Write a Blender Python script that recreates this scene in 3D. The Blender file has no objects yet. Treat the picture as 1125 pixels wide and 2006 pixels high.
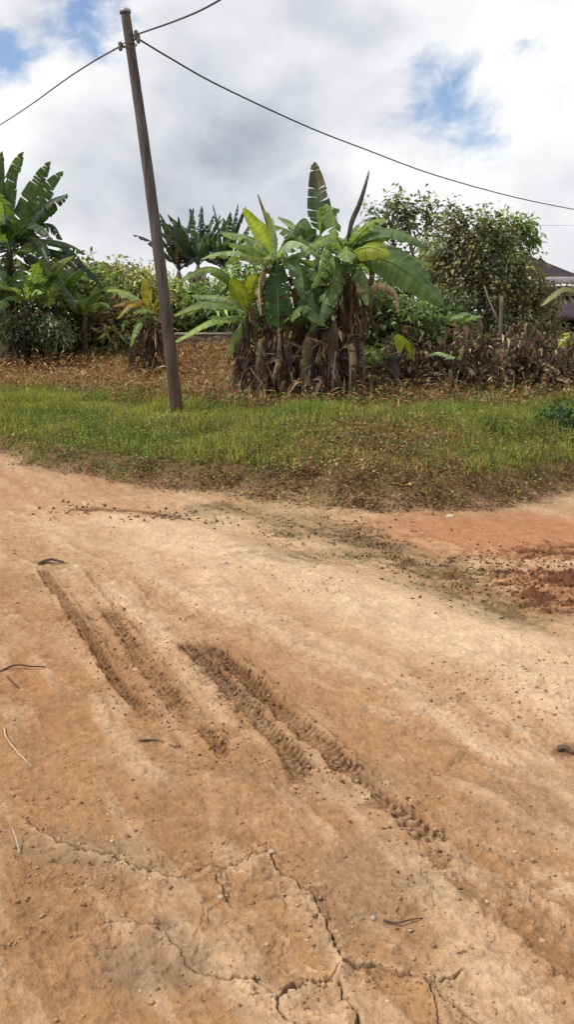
import bpy, math, random
import numpy as np
from mathutils import Vector
random.seed(7); RNG = np.random.default_rng(7)
SC = bpy.context.scene
COL = SC.collection
R = math.radians
# ------------------------------------------------------------------ camera frame (photo is 1125 x 2006)
EYE = 1.55; PITCH = R(12.4); FOV = R(60.0)
FPX = 1003.0 / math.tan(FOV / 2)
def ray(px, py):
    a = (px - 562.5) / FPX; b = (1003.0 - py) / FPX
    return np.array([a, math.cos(PITCH) + b * math.sin(PITCH), -math.sin(PITCH) + b * math.cos(PITCH)])
def at(px, py, Y):
    r = ray(px, py); k = Y / r[1]
    return np.array([r[0] * k, Y, EYE + r[2] * k])
def flat(px, py, z=0.0):
    r = ray(px, py); k = (z - EYE) / r[2]
    return np.array([r[0] * k, r[1] * k])
# ------------------------------------------------------------------ numpy noise
def _h(ix, iy, s):
    n = (ix.astype(np.int64) * 374761393 + iy.astype(np.int64) * 668265263 + s * 1442695041) & 0xffffffff
    n = ((n ^ (n >> 13)) * 1274126177) & 0xffffffff
    return (n ^ (n >> 16)) & 0xffffffff
def perlin(x, y, s=0):
    x = np.asarray(x, float); y = np.asarray(y, float)
    xi = np.floor(x); yi = np.floor(y); xf = x - xi; yf = y - yi
    u = xf * xf * xf * (xf * (xf * 6 - 15) + 10); v = yf * yf * yf * (yf * (yf * 6 - 15) + 10)
    def g(dx, dy):
        a = _h(xi + dx, yi + dy, s).astype(float) * (2 * math.pi / 4294967296.0)
        return np.cos(a) * (xf - dx) + np.sin(a) * (yf - dy)
    n0 = g(0, 0) * (1 - u) + g(1, 0) * u; n1 = g(0, 1) * (1 - u) + g(1, 1) * u
    return (n0 * (1 - v) + n1 * v) * 1.5
def fbm(x, y, o=4, s=0, gain=.5):
    t = 0; a = 1.0; f = 1.0; n = 0
    for i in range(o):
        t = t + a * perlin(x * f + i * 17.3, y * f - i * 9.1, s + i * 31); n += a; a *= gain; f *= 2.03
    return t / n
def sstep(a, b, x):
    t = np.clip((np.asarray(x, float) - a) / (b - a), 0, 1); return t * t * (3 - 2 * t)
def mix(a, b, t): return a * (1 - t) + b * t
# ------------------------------------------------------------------ terrain
EDGE = np.array([flat(*p) for p in [(-60, 880), (0, 893), (100, 918), (250, 946), (400, 964), (550, 982), (700, 998), (850, 1003), (980, 994), (1060, 974), (1125, 964), (1200, 955)]])
_o = np.argsort(EDGE[:, 0]); EDGE = EDGE[_o]
def edge_y(x):
    x = np.asarray(x, float)
    y = np.interp(x, EDGE[:, 0], EDGE[:, 1])
    sl = (EDGE[1, 1] - EDGE[0, 1]) / (EDGE[1, 0] - EDGE[0, 0])
    y = np.where(x < EDGE[0, 0], EDGE[0, 1] + np.maximum(x - EDGE[0, 0], -14) * max(sl, -.7), y)
    y = np.where(x > EDGE[-1, 0], EDGE[-1, 1] + np.minimum(x - EDGE[-1, 0], 14) * .25, y)
    return y
def verge_s(x, y):
    return y - edge_y(x) + .16 * fbm(np.asarray(x) * 1.6, np.asarray(y) * 1.6, 4, 5)
def H0(x, y):
    s = verge_s(x, y)
    h = .19 * sstep(-.05, .40, s) + .13 * sstep(.2, 3.0, s)
    h = h + .20 * np.exp(-((np.asarray(x) - 1.1) / 1.9) ** 2 - ((s - 2.2) / 1.3) ** 2)      # mound of the verge
    h = h + .50 * sstep(4.5, 12.5, s) + .15 * sstep(13, 40, s)
    h = h + .05 * fbm(np.asarray(x) * .5, np.asarray(y) * .5, 3, 11) * sstep(0, 1, s) + .03 * fbm(np.asarray(x) * 2.2, np.asarray(y) * 2.2, 3, 12) * sstep(0, 1, s)
    return h
def Hs(x, y): return float(H0(np.array([x]), np.array([y]))[0])
def gp(px, py):
    r = ray(px, py)
    ks = np.geomspace(1.0, 60, 6000)
    X = r[0] * ks; Y = r[1] * ks; Z = EYE + r[2] * ks
    i = np.argmax(Z < H0(X, Y)); 
    return np.array([X[i], Y[i], H0(X[i:i+1], Y[i:i+1])[0]])
# polyline helpers on the road plane (nearest distance, signed side, arc length)
def polyd(X, Y, pts):
    P0 = np.array(pts); lo = P0.min(0) - .75; hi = P0.max(0) + .75
    mk = (X > lo[0]) & (X < hi[0]) & (Y > lo[1]) & (Y < hi[1])
    out = [np.full(X.shape, 1e9), np.ones(X.shape), np.zeros(X.shape)]
    r = _polyd(X[mk], Y[mk], P0)
    for o_, v_ in zip(out, r): o_[mk] = v_
    return out[0], out[1], out[2], r[3]
def _polyd(X, Y, pts):
    P = np.array(pts); best = np.full(X.shape, 1e9); sd = np.zeros(X.shape); al = np.zeros(X.shape); acc = 0; tot = sum(np.linalg.norm(P[1:] - P[:-1], axis=1))
    for a, b in zip(P[:-1], P[1:]):
        d = b - a; L = np.hypot(*d); u = d / L
        rx = X - a[0]; ry = Y - a[1]
        t = np.clip(rx * u[0] + ry * u[1], 0, L)
        ex = rx - t * u[0]; ey = ry - t * u[1]; dd = np.hypot(ex, ey)
        m = dd < best; best = np.where(m, dd, best); sd = np.where(m, (ex * u[1] - ey * u[0]), sd); al = np.where(m, acc + t, al); acc += L
    return best, sd, al, tot
def smooth_line(pix, n=8):
    P = np.array([flat(*p) for p in pix])
    if len(P) < 3: return P
    out = []
    Q = np.vstack([2 * P[0] - P[1], P, 2 * P[-1] - P[-2]])
    for i in range(1, len(Q) - 2):
        for t in np.linspace(0, 1, n, endpoint=False):
            out.append(.5 * (2 * Q[i] + (Q[i+1] - Q[i-1]) * t + (2 * Q[i-1] - 5 * Q[i] + 4 * Q[i+1] - Q[i+2]) * t * t + (3 * Q[i] - Q[i-1] - 3 * Q[i+1] + Q[i+2]) * t ** 3))
    out.append(P[-1]); return np.array(out)
# ------------------------------------------------------------------ mesh building
def mesh(name, V, faces, cols=None, smooth=True):
    """faces: list of int arrays (n,3) or (n,4)"""
    V = np.asarray(V, np.float32); me = bpy.data.meshes.new(name)
    faces = [np.asarray(f, np.int32) for f in faces if len(f)]
    nl = sum(f.size for f in faces); nf = sum(len(f) for f in faces)
    me.vertices.add(len(V)); me.vertices.foreach_set('co', V.ravel())
    me.loops.add(nl); me.loops.foreach_set('vertex_index', np.concatenate([f.ravel() for f in faces]))
    st = []; acc = 0
    for f in faces:
        st.append(acc + np.arange(len(f)) * f.shape[1]); acc += f.size
    me.polygons.add(nf); me.polygons.foreach_set('loop_start', np.concatenate(st).astype(np.int32))
    if smooth: me.polygons.foreach_set('use_smooth', np.ones(nf, bool))
    me.update(calc_edges=True)
    if cols is not None:
        c = np.ones((len(V), 4), np.float32); c[:, :3] = cols
        a = me.color_attributes.new('col', 'FLOAT_COLOR', 'POINT'); a.data.foreach_set('color', c.ravel())
    return me
class MB:
    def __init__(s): s.V = []; s.T = []; s.Q = []; s.C = []; s.n = 0
    def add(s, V, tris=None, quads=None, col=(1, 1, 1)):
        V = np.asarray(V, float); c = np.asarray(col, float)
        s.C.append(np.broadcast_to(c, (len(V), 3))); s.V.append(V)
        if tris is not None and len(tris): s.T.append(np.asarray(tris) + s.n)
        if quads is not None and len(quads): s.Q.append(np.asarray(quads) + s.n)
        s.n += len(V)
    def get(s): 
        return np.vstack(s.V), [np.vstack(s.T) if s.T else np.zeros((0, 3), int), np.vstack(s.Q) if s.Q else np.zeros((0, 4), int)], np.vstack(s.C)
    def box(s, x0, x1, y0, y1, z0, z1, col=(1, 1, 1)):
        V = [(x, y, z) for z in (z0, z1) for y in (y0, y1) for x in (x0, x1)]
        s.add(V, None, [(0, 2, 3, 1), (4, 5, 7, 6), (0, 1, 5, 4), (2, 6, 7, 3), (0, 4, 6, 2), (1, 3, 7, 5)], col)
    def tube(s, P, rad, seg=7, col=(1, 1, 1), jit=0, cap=True):
        P = np.asarray(P, float); n = len(P); rad = np.broadcast_to(np.asarray(rad, float), (n,))
        T = np.gradient(P, axis=0); T /= np.linalg.norm(T, axis=1, keepdims=True) + 1e-9
        up = np.array([0, 0, 1.0]) if abs(T[:, 2]).mean() < .8 else np.array([0, 1.0, 0])
        S = np.cross(T, up); S /= np.linalg.norm(S, axis=1, keepdims=True) + 1e-9
        U = np.cross(S, T)
        a = np.linspace(0, 2 * math.pi, seg, endpoint=False)
        r = rad[:, None] * (1 + jit * RNG.normal(size=(n, seg)))
        V = P[:, None, :] + r[..., None] * (np.cos(a)[None, :, None] * S[:, None, :] + np.sin(a)[None, :, None] * U[:, None, :])
        V = V.reshape(-1, 3); q = []
        for i in range(n - 1):
            for j in range(seg): q.append((i * seg + j, i * seg + (j + 1) % seg, (i + 1) * seg + (j + 1) % seg, (i + 1) * seg + j))
        c = np.asarray(col, float)
        if c.ndim == 2: c = np.repeat(c, seg, axis=0)
        t = []
        if cap:
            V = np.vstack([V, P[-1], P[0]]); e = (n - 1) * seg
            t = [(e + j, e + (j + 1) % seg, n * seg) for j in range(seg)] + [((j + 1) % seg, j, n * seg + 1) for j in range(seg)]
            if c.ndim == 2: c = np.vstack([c, c[-1], c[0]])
        s.add(V, t, q, c)
    def leaves(s, C, D, N, L, W, col, fold=.25, droop=.15):
        """many pointed leaves: base C, direction D, face normal N"""
        n = len(C); D = D / (np.linalg.norm(D, axis=1, keepdims=True) + 1e-9)
        S = np.cross(D, N); S /= np.linalg.norm(S, axis=1, keepdims=True) + 1e-9; N = np.cross(S, D)
        L = np.broadcast_to(np.asarray(L, float), (n,))[:, None]; W = np.broadcast_to(np.asarray(W, float), (n,))[:, None]
        z = np.array([0, 0, 1.0])
        b = C; m = C + D * L * .5; t = C + D * L - z * L * droop
        l = C + D * L * .42 + S * W * .5 + N * W * fold; r = C + D * L * .42 - S * W * .5 + N * W * fold
        V = np.stack([b, l, m, r, t], 1).reshape(-1, 3); k = np.arange(n)[:, None] * 5
        T = np.concatenate([k + [0, 2, 1], k + [0, 3, 2], k + [1, 2, 4], k + [2, 3, 4]])
        c = np.repeat(np.broadcast_to(col, (n, 3)), 5, axis=0)
        s.add(V, T, None, c)
ORIG = {}
def meta(o, label=None, cat=None, group=None, kind=None):
    if label: o['label'] = label
    if cat: o['category'] = cat
    if group: o['group'] = group
    if kind: o['kind'] = kind
    return o
def thing(name, label, cat, loc, group=None):
    o = bpy.data.objects.new(name, None); COL.objects.link(o); o.location = tuple(loc); o.empty_display_size = .2
    ORIG[o.name] = np.array(loc, float); return meta(o, label, cat, group)
def part(name, mb, mat, parent=None, loc=None, smooth=True):
    V, F, C = mb.get() if isinstance(mb, MB) else mb
    o0 = ORIG[parent.name] if parent is not None else (np.array(loc, float) if loc is not None else np.zeros(3))
    me = mesh(name, V - o0, F, C, smooth); me.materials.append(mat)
    o = bpy.data.objects.new(name, me); COL.objects.link(o)
    if parent is not None: o.parent = parent
    else: o.location = tuple(o0)
    ORIG[o.name] = o0
    return o
# ------------------------------------------------------------------ materials
class NT:
    def __init__(s, tree): s.t = tree; s.n = tree.nodes; s.l = tree.links
    def new(s, k, **kw):
        n = s.n.new(k)
        for a, b in kw.items(): setattr(n, a, b)
        return n
    def set(s, sock, v):
        if isinstance(v, bpy.types.NodeSocket): s.l.new(v, sock)
        elif v is not None: sock.default_value = v
    def math(s, op, a, b=None, c=None, clamp=False):
        n = s.new('ShaderNodeMath', operation=op, use_clamp=clamp)
        for i, v in enumerate((a, b, c)):
            if v is not None: s.set(n.inputs[i], v)
        return n.outputs[0]
    def vmath(s, op, a, b=None, out=0, scale=None):
        n = s.new('ShaderNodeVectorMath', operation=op); s.set(n.inputs[0], a)
        if b is not None: s.set(n.inputs[1], b)
        if scale is not None: s.set(n.inputs['Scale'], scale)
        return n.outputs[out]
    def mixc(s, f, a, b, blend='MIX'):
        n = s.new('ShaderNodeMix', data_type='RGBA', blend_type=blend); n.clamp_factor = True
        s.set(n.inputs[0], f); s.set(n.inputs[6], a); s.set(n.inputs[7], b); return n.outputs[2]
    def noise(s, vec, scale, detail=4, rough=.55, dist=0.0):
        n = s.new('ShaderNodeTexNoise'); s.set(n.inputs['Vector'], vec); n.inputs['Scale'].default_value = scale
        n.inputs['Detail'].default_value = detail; n.inputs['Roughness'].default_value = rough; n.inputs['Distortion'].default_value = dist
        return n.outputs[0]
    def mapr(s, v, a, b, c=0.0, d=1.0, smooth=True):
        n = s.new('ShaderNodeMapRange'); n.interpolation_type = 'SMOOTHSTEP' if smooth else 'LINEAR'
        for i, x in enumerate((v, a, b, c, d)): s.set(n.inputs[i], x)
        return n.outputs[0]
def newmat(name):
    m = bpy.data.materials.new(name); m.use_nodes = True; m.node_tree.nodes.clear(); return m, NT(m.node_tree)
def foliage(name, rough=.55, trans=.4, var=.5, scale=25, spec=.35, tint=(1.25, 1.3, .6)):
    m, T = newmat(name)
    at_ = T.new('ShaderNodeAttribute', attribute_name='col').outputs[0]
    pos = T.new('ShaderNodeNewGeometry').outputs['Position']
    nz = T.noise(pos, scale, 3); f = T.mapr(nz, .25, .75, 1 - var, 1 + var, False)
    c = T.mixc(1.0, at_, T.vmath('SCALE', (1, 1, 1), scale=f), 'MULTIPLY')
    p = T.new('ShaderNodeBsdfPrincipled'); T.set(p.inputs['Base Color'], c); p.inputs['Roughness'].default_value = rough; p.inputs['Specular IOR Level'].default_value = spec
    tr = T.new('ShaderNodeBsdfTranslucent'); T.set(tr.inputs[0], T.mixc(1.0, c, (*tint, 1), 'MULTIPLY'))
    mx = T.new('ShaderNodeMixShader'); mx.inputs[0].default_value = trans
    T.l.new(p.outputs[0], mx.inputs[1]); T.l.new(tr.outputs[0], mx.inputs[2])
    o = T.new('ShaderNodeOutputMaterial'); T.l.new(mx.outputs[0], o.inputs[0]); return m
def solid(name, rough=.8, scale=(8, 8, 8), var=.4, bump=.3, dist=.02, detail=6, spec=.3, metal=0):
    m, T = newmat(name)
    at_ = T.new('ShaderNodeAttribute', attribute_name='col').outputs[0]
    pos = T.new('ShaderNodeTexCoord').outputs['Object']; v = T.vmath('MULTIPLY', pos, scale)
    nz = T.noise(v, 1.0, detail, .65); nz2 = T.noise(pos, 1.3, 3)
    f = T.math('MULTIPLY', T.mapr(nz, .3, .7, 1 - var, 1 + var, False), T.mapr(nz2, .3, .7, .8, 1.2, False))
    c = T.mixc(1.0, at_, T.vmath('SCALE', (1, 1, 1), scale=f), 'MULTIPLY')
    p = T.new('ShaderNodeBsdfPrincipled'); T.set(p.inputs['Base Color'], c); p.inputs['Roughness'].default_value = rough; p.inputs['Specular IOR Level'].default_value = spec; p.inputs['Metallic'].default_value = metal
    b = T.new('ShaderNodeBump'); b.inputs['Strength'].default_value = bump; b.inputs['Distance'].default_value = dist; T.set(b.inputs['Height'], nz); T.l.new(b.outputs[0], p.inputs['Normal'])
    o = T.new('ShaderNodeOutputMaterial'); T.l.new(p.outputs[0], o.inputs[0]); return m
def soil(name):
    m, T = newmat(name)
    at_ = T.new('ShaderNodeAttribute', attribute_name='col').outputs[0]
    pos = T.new('ShaderNodeNewGeometry').outputs['Position']
    n1 = T.noise(pos, 60, 5, .7); n2 = T.noise(pos, 9, 5, .65); n3 = T.noise(pos, 240, 2, .6)
    f = T.math('MULTIPLY', T.mapr(n1, .3, .7, .84, 1.16, False), T.mapr(n2, .3, .7, .86, 1.14, False))
    f = T.math('MULTIPLY', f, T.mapr(n3, .3, .75, .88, 1.12, False))
    c = T.mixc(1.0, at_, T.vmath('SCALE', (1, 1, 1), scale=f), 'MULTIPLY')
    p = T.new('ShaderNodeBsdfPrincipled'); T.set(p.inputs['Base Color'], c); p.inputs['Roughness'].default_value = .95; p.inputs['Specular IOR Level'].default_value = .12
    h = T.math('ADD', T.math('MULTIPLY', n1, .7), T.math('MULTIPLY', n3, .3))
    b = T.new('ShaderNodeBump'); b.inputs['Strength'].default_value = .8; b.inputs['Distance'].default_value = .010; T.set(b.inputs['Height'], h); T.l.new(b.outputs[0], p.inputs['Normal'])
    o = T.new('ShaderNodeOutputMaterial'); T.l.new(p.outputs[0], o.inputs[0]); return m
M_SOIL = soil('packed_soil'); M_EARTH = soil('verge_earth')
M_GRASS = foliage('grass_blades', .6, .4, .35, 3)
M_LEAF = foliage('shrub_leaves', .5, .35, .3, 4)
M_BAN = foliage('banana_leaf', .5, .46, .3, 6, .4)
M_DEAD = foliage('dead_leaf', .8, .2, .45, 14, .15, (1.1, .95, .7))
M_STEM = solid('banana_stem', .75, (14, 14, 2.5), .5, .5, .03)
M_BARK = solid('bark', .9, (16, 16, 3), .45, .6, .03)
M_POLE = solid('weathered_wood', .85, (40, 40, 1.6), .6, .8, .02)
M_WIRE = solid('black_cable', .6, (5, 5, 5), .1, 0, .01)
M_WALL = solid('cement_render', .9, (3, 3, 3), .2, .2, .01)
M_ROOF = solid('roof_sheet', .9, (.4, 6, 6), .35, .2, .02, 4, .1)
M_STONE = solid('stone', .9, (30, 30, 30), .25, .5, .01)
M_GLASS = solid('dark_glass', .2, (1, 1, 1), .1, 0, .01)
M_METAL = solid('galvanised_metal', .5, (20, 20, 20), .2, .1, .005, 3, .5, .7)
# ================================================================== GROUND
th = np.concatenate([np.linspace(-180, -38, 40, endpoint=False), np.linspace(-38, -23, 70, endpoint=False), np.linspace(-23, 23, 680, endpoint=False), np.linspace(23, 38, 70, endpoint=False), np.linspace(38, 180, 40, endpoint=False)])
rr = np.concatenate([np.linspace(.04, .9, 10, endpoint=False), np.geomspace(.9, 1.5, 40, endpoint=False), np.geomspace(1.5, 6.0, 760, endpoint=False), np.geomspace(6.0, 9.5, 150, endpoint=False), np.geomspace(9.5, 30, 130, endpoint=False), np.geomspace(30, 1800, 34)])
nt, nr = len(th), len(rr)
TH, RR = np.meshgrid(R(1) * th, rr)
GX = (RR * np.sin(TH)).ravel(); GY = (RR * np.cos(TH)).ravel()
s_ = verge_s(GX, GY)
Z = H0(GX, GY)
near = (RR.ravel() < 40)
road = 1 - sstep(-.05, .12, s_)
front = np.cos(TH.ravel()) > -.2
# -- soil colour
def c3(*a): return np.array(a)
TAN = c3(.318, .177, .083); PALE = c3(.53, .375, .240); RED = c3(.33, .150, .072); DARK = c3(.13, .068, .034); GREY = c3(.27, .185, .12); OLIVE = c3(.17, .125, .06); ORANGE = c3(.36, .175, .075)
A0 = flat(390, 1275); A1 = flat(850, 1650); tv = (A1 - A0) / np.linalg.norm(A1 - A0); nv = np.array([tv[1], -tv[0]])
wob = .12 * fbm(GX * .8, GY * .8, 3, 61)
U_ = GX * tv[0] + GY * tv[1]; W_ = GX * nv[0] + GY * nv[1] + wob
streak = fbm(U_ * .55, W_ * 3.2, 5, 3); streak2 = fbm(U_ * 1.6, W_ * 9, 4, 4)
big = fbm(GX * .45, GY * .45, 4, 8); med = fbm(GX * 2.3, GY * 2.3, 5, 9); fine = fbm(GX * 11, GY * 11, 4, 10, .6); vfine = fbm(GX * 34, GY * 34, 3, 13, .65)
def blob(px, py, rx, ry, ang=0, nz=.35):
    c = flat(px, py); a = R(ang); dx = GX - c[0]; dy = GY - c[1]
    u = (dx * math.cos(a) + dy * math.sin(a)) / rx; v = (-dx * math.sin(a) + dy * math.cos(a)) / ry
    return 1 - sstep(.35, 1.0, np.sqrt(u * u + v * v) + nz * med + nz * .8 * fine)
def band(pix, w, nz=.35, soft=1.0):
    d, sd, al, tot = polyd(GX, GY, smooth_line(pix)); return 1 - sstep(.25 * soft, 1.0, d / w + nz * med + nz * .8 * fine)
colr = np.broadcast_to(TAN, (len(GX), 3)).copy()
def lay(c, m): 
    global colr
    m = np.clip(m, 0, 1)[:, None]; colr = colr * (1 - m) + c * m
lay(ORANGE, sstep(-.1, .4, big) * .25)
lay(TAN * .80, sstep(.0, .35, fbm(GX * 1.1 + 9, GY * 1.1, 5, 38)) * .62); lay(GREY * .9, sstep(.15, .4, fbm(GX * .9 + 3, GY * 1.3, 5, 37)) * .35); lay(PALE, sstep(.02, .4, streak) * .55); lay(PALE * .97, sstep(.02, .35, streak2 + .5 * streak) * .38); lay(PALE * .9, sstep(.1, .4, med + .5 * big) * .22)
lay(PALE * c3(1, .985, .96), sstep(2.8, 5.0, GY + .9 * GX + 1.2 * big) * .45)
spk = sstep(.22, .42, fbm(GX * 22, GY * 22, 3, 39, .65)) * (.3 + .7 * sstep(-.1, .3, med)); lay(DARK * 1.8, spk * .36)  # dark specks painted in as the shadows of small clods
spk2 = sstep(.2, .42, fbm(GX * 19 + 5, GY * 27, 3, 40, .65)) * (.25 + .75 * sstep(-.1, .35, -med + streak)); lay(PALE * 1.08, spk2 * .4)
lay(RED, sstep(.1, .5, -streak + .4 * big) * .35)
# regions seen in the photo
lay(RED * 1.1, blob(1000, 1045, 1.6, 1.1, -8) * .9)
lay(RED, blob(60, 960, 1.6, 1.5) * .35)
lay(PALE, band([(240, 1030), (420, 1085), (620, 1150), (900, 1262), (1090, 1330), (1250, 1420)], .46, .6) * .8)
lay(PALE * 1.08, blob(440, 1090, .55, .4, -20, .5) * .7); lay(PALE * 1.06, blob(920, 1260, .5, .28, -25, .5) * .7)
lay(PALE, band([(700, 1180), (820, 1215), (960, 1300)], .2, .7) * .5)
lay(PALE * .95, blob(960, 1440, .5, .35, -40, .8) * .55 * sstep(-.1, .25, streak2)); lay(PALE * .95, blob(900, 1740, .22, .16, -35, .9) * .7 * sstep(-.15, .15, fine)); lay(PALE * .95, blob(1070, 1750, .22, .2, -35, .9) * .65 * sstep(-.1, .2, fine)); lay(PALE * .95, blob(1030, 1930, .18, .12, -35, .9) * .6 * sstep(-.1, .2, fine))
olv = np.maximum(band([(420, 1000), (620, 1035), (800, 1090), (930, 1165), (1010, 1200)], .40, .8), blob(700, 1090, 1.0, .45, -10, .8) * .8)
lay(OLIVE, olv * .4); lay(OLIVE * .6, olv * .8 * sstep(-.05, .25, fine + .7 * streak2))
lay(GREY, blob(720, 1720, .3, .3, -30, .5) * .4); lay(GREY * .85, blob(300, 1880, .25, .16, 0, .7) * .6); lay(GREY, blob(120, 1660, .3, .12, -20, .7) * .45); lay(GREY, blob(1060, 1600, .3, .3, -30, .7) * .4)
clod = np.maximum(blob(1110, 1150, .80, .60, -12, .8), blob(1140, 1090, .6, .40, 0, .8)); churn = fbm(GX * 3.2, GY * 9, 5, 66, .62)
lay(RED * .85, clod * .8); lay(DARK * .8 + c3(.025, .003, 0), clod * .97 * sstep(-.10, .10, churn))
lay(DARK, band([(160, 1000), (240, 1010), (330, 1022)], .16, .8) * .75)
lay(DARK, band([(70, 1103), (125, 1104)], .06, .6) * .7)
lay(DARK * 1.6, blob(570, 1225, .16, .1, -20, 1.0) * .6 * sstep(-.1, .2, fine)); lay(DARK * 1.6, blob(760, 1350, .12, .14, -30, 1.0) * .6 * sstep(0, .25, fine))
lay(DARK * 1.2, blob(1110, 1475, .07, .06, 0, .8) * .8)
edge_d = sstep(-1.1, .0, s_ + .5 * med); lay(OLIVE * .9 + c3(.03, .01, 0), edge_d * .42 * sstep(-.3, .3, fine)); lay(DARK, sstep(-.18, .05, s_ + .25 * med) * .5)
# -- relief
z = .034 * big + .018 * med + .0095 * fine + .0042 * vfine + .020 * streak + .006 * streak2 - .004 * spk + .004 * spk2
z += .05 * band([(240, 1030), (420, 1085), (620, 1150), (900, 1262), (1090, 1330)], .6, .15)
flk = fbm(GX * 5.2, GY * 5.2, 4, 21, .55); crust = sstep(-.015, .02, flk) * .0055 + sstep(.12, .15, flk) * .005
crusty = np.clip(.35 + .9 * big + blob(300, 1780, .7, .4, 0, .3) + .7 * blob(950, 1400, .8, .9, 0, .3) + .6 * blob(900, 1780, .5, .4, 0, .4), 0, 1.2)
z += crust * crusty * near
z += clod * (.085 * np.abs(churn) + .05 * np.abs(fine) - .02) + olv * .012 * np.abs(fine)
def track(pix, hw, depth, lug, wave, dark, fade=.25, ribs=False, berm=.012, skew=.9, start=.12):
    global z
    d, sd, al, tot = polyd(GX, GY, smooth_line(pix))
    sd = sd + .012 * fbm(GX * 5, GY * 5, 3, 78); d = np.where(d < 3, np.hypot(d, .0) , d); q = np.abs(sd) / hw; m = (1 - sstep(.72, 1.12, d / hw + .75 * fine + .35 * med + .25 * vfine))
    ends = sstep(0, start * tot + 1e-6, al) * (1 - sstep(tot * (1 - fade), tot, al)); m = m * ends
    on = np.clip(.72 + 1.2 * fbm(al * 1.6, sd * 6, 3, 77) + .3 * med, 0, 1)
    ri = np.floor(sd / .026 + .25 * fine); ph = al / wave + ((ri * .618) % 1.0) * .7 + skew * np.abs(sd) / hw + .35 * fine
    lg = sstep(.3, .75, .5 + .5 * np.sin(2 * math.pi * ph)) * sstep(.06, .22, np.abs((sd / .026 + .25 * fine) % 1 - .5) * -1 + .56)
    depth = depth * .28; lug = lug * .55; wave = wave * .8
    z = z - depth * m + m * on * lug * (lg - .4) - m * .3 * lug * np.clip(-fine, 0, 1)
    z = z + .6 * berm * ends * np.exp(-((d - hw * 1.18) / (hw * .28)) ** 2) * (1 + .9 * fine)
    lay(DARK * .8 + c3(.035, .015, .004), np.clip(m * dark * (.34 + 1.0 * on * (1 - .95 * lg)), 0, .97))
    cr = (1 - sstep(.9, 2.3, d / hw)) * ends * sstep(.12, .3, fine + .6 * vfine); lay(DARK * 1.6, cr * dark * .55); z = z + .004 * cr
    lay(TAN * 1.12, ends * .25 * np.exp(-((d - hw * 1.25) / (hw * .3)) ** 2))
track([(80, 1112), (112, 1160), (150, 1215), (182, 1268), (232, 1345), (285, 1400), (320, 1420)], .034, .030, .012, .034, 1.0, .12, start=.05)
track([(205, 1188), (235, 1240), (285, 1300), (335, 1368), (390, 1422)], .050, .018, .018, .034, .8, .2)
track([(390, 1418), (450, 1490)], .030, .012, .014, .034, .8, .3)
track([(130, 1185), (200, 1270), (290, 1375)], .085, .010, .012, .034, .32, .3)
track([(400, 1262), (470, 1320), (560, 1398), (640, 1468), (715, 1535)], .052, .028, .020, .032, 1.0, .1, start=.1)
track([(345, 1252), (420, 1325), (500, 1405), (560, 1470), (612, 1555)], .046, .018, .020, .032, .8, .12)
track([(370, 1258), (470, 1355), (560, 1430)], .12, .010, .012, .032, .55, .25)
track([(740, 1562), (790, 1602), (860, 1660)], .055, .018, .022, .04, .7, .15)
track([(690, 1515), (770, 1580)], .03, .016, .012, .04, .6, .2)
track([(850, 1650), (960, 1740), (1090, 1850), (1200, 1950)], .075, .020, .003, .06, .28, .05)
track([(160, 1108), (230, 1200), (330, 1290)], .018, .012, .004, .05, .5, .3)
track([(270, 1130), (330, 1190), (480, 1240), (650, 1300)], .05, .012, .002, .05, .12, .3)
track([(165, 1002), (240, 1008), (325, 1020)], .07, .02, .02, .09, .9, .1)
def crack(pix, w=.006, depth=.018, fade=0):
    global z
    P = smooth_line(pix, 5); d, sd, al, tot = polyd(GX + .035 * fbm(GX * 9, GY * 9, 4, 91, .6), GY + .035 * fbm(GX * 9, GY * 9, 4, 92, .6), P)
    ww = w * .56 * (.7 + 1.2 * np.abs(fbm(al * 4, al * 0, 2, 93)) * 1.5); e = 1 - (sstep(.5, 1, al / tot) * fade)
    m = (1 - sstep(.5, 1.25, d / ww)) * e
    z = z - depth * m + (.004 + .012 * fine) * np.exp(-(d / .025) ** 2) * e
    lay(DARK * .9, m * .75); lay(PALE * .95, .38 * e * np.exp(-((sd + .014) / .010) ** 2) * (d < .05))  # pale line on one side paints the crack's sunlit lip
crack([(682, 1900), (612, 1920), (548, 1950), (545, 1975), (575, 2006), (600, 2040)], .008)
crack([(682, 1900), (655, 1835), (610, 1770), (575, 1725), (522, 1672)], .006)
crack([(522, 1672), (430, 1698), (330, 1712), (240, 1690), (170, 1662), (120, 1650), (50, 1600)], .005, .014, .3)
crack([(682, 1900), (740, 1890), (790, 1905), (835, 1928), (880, 1960), (940, 2003), (1000, 2050)], .009, .022)
crack([(835, 1928), (880, 1920), (915, 1908)], .008); crack([(668, 1920), (690, 1965), (715, 2010)], .007)
crack([(435, 1700), (430, 1745), (455, 1775)], .004, .01, .5); crack([(590, 1755), (640, 1742)], .006, .012, .5); crack([(545, 1950), (480, 1915), (400, 1905), (340, 1860), (320, 1820)], .004, .01, .6)
crack([(320, 1820), (230, 1800), (180, 1812)], .004, .01, .6); crack([(835, 1928), (860, 1985), (865, 2030)], .004, .01); crack([(600, 1770), (560, 1755), (530, 1760)], .004, .009, .6)
vm = (RR.ravel() < 4.2) & (np.abs(GX) < 2.2) & (GY > 0); vx_ = (GX[vm] + .05 * fbm(GX[vm] * 5, GY[vm] * 5, 4, 95, .6)) / .17; vy_ = (GY[vm] + .05 * fbm(GX[vm] * 5, GY[vm] * 5, 4, 96, .6)) / .17
f1 = np.full(vx_.shape, 9.); f2 = np.full(vx_.shape, 9.)
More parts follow.
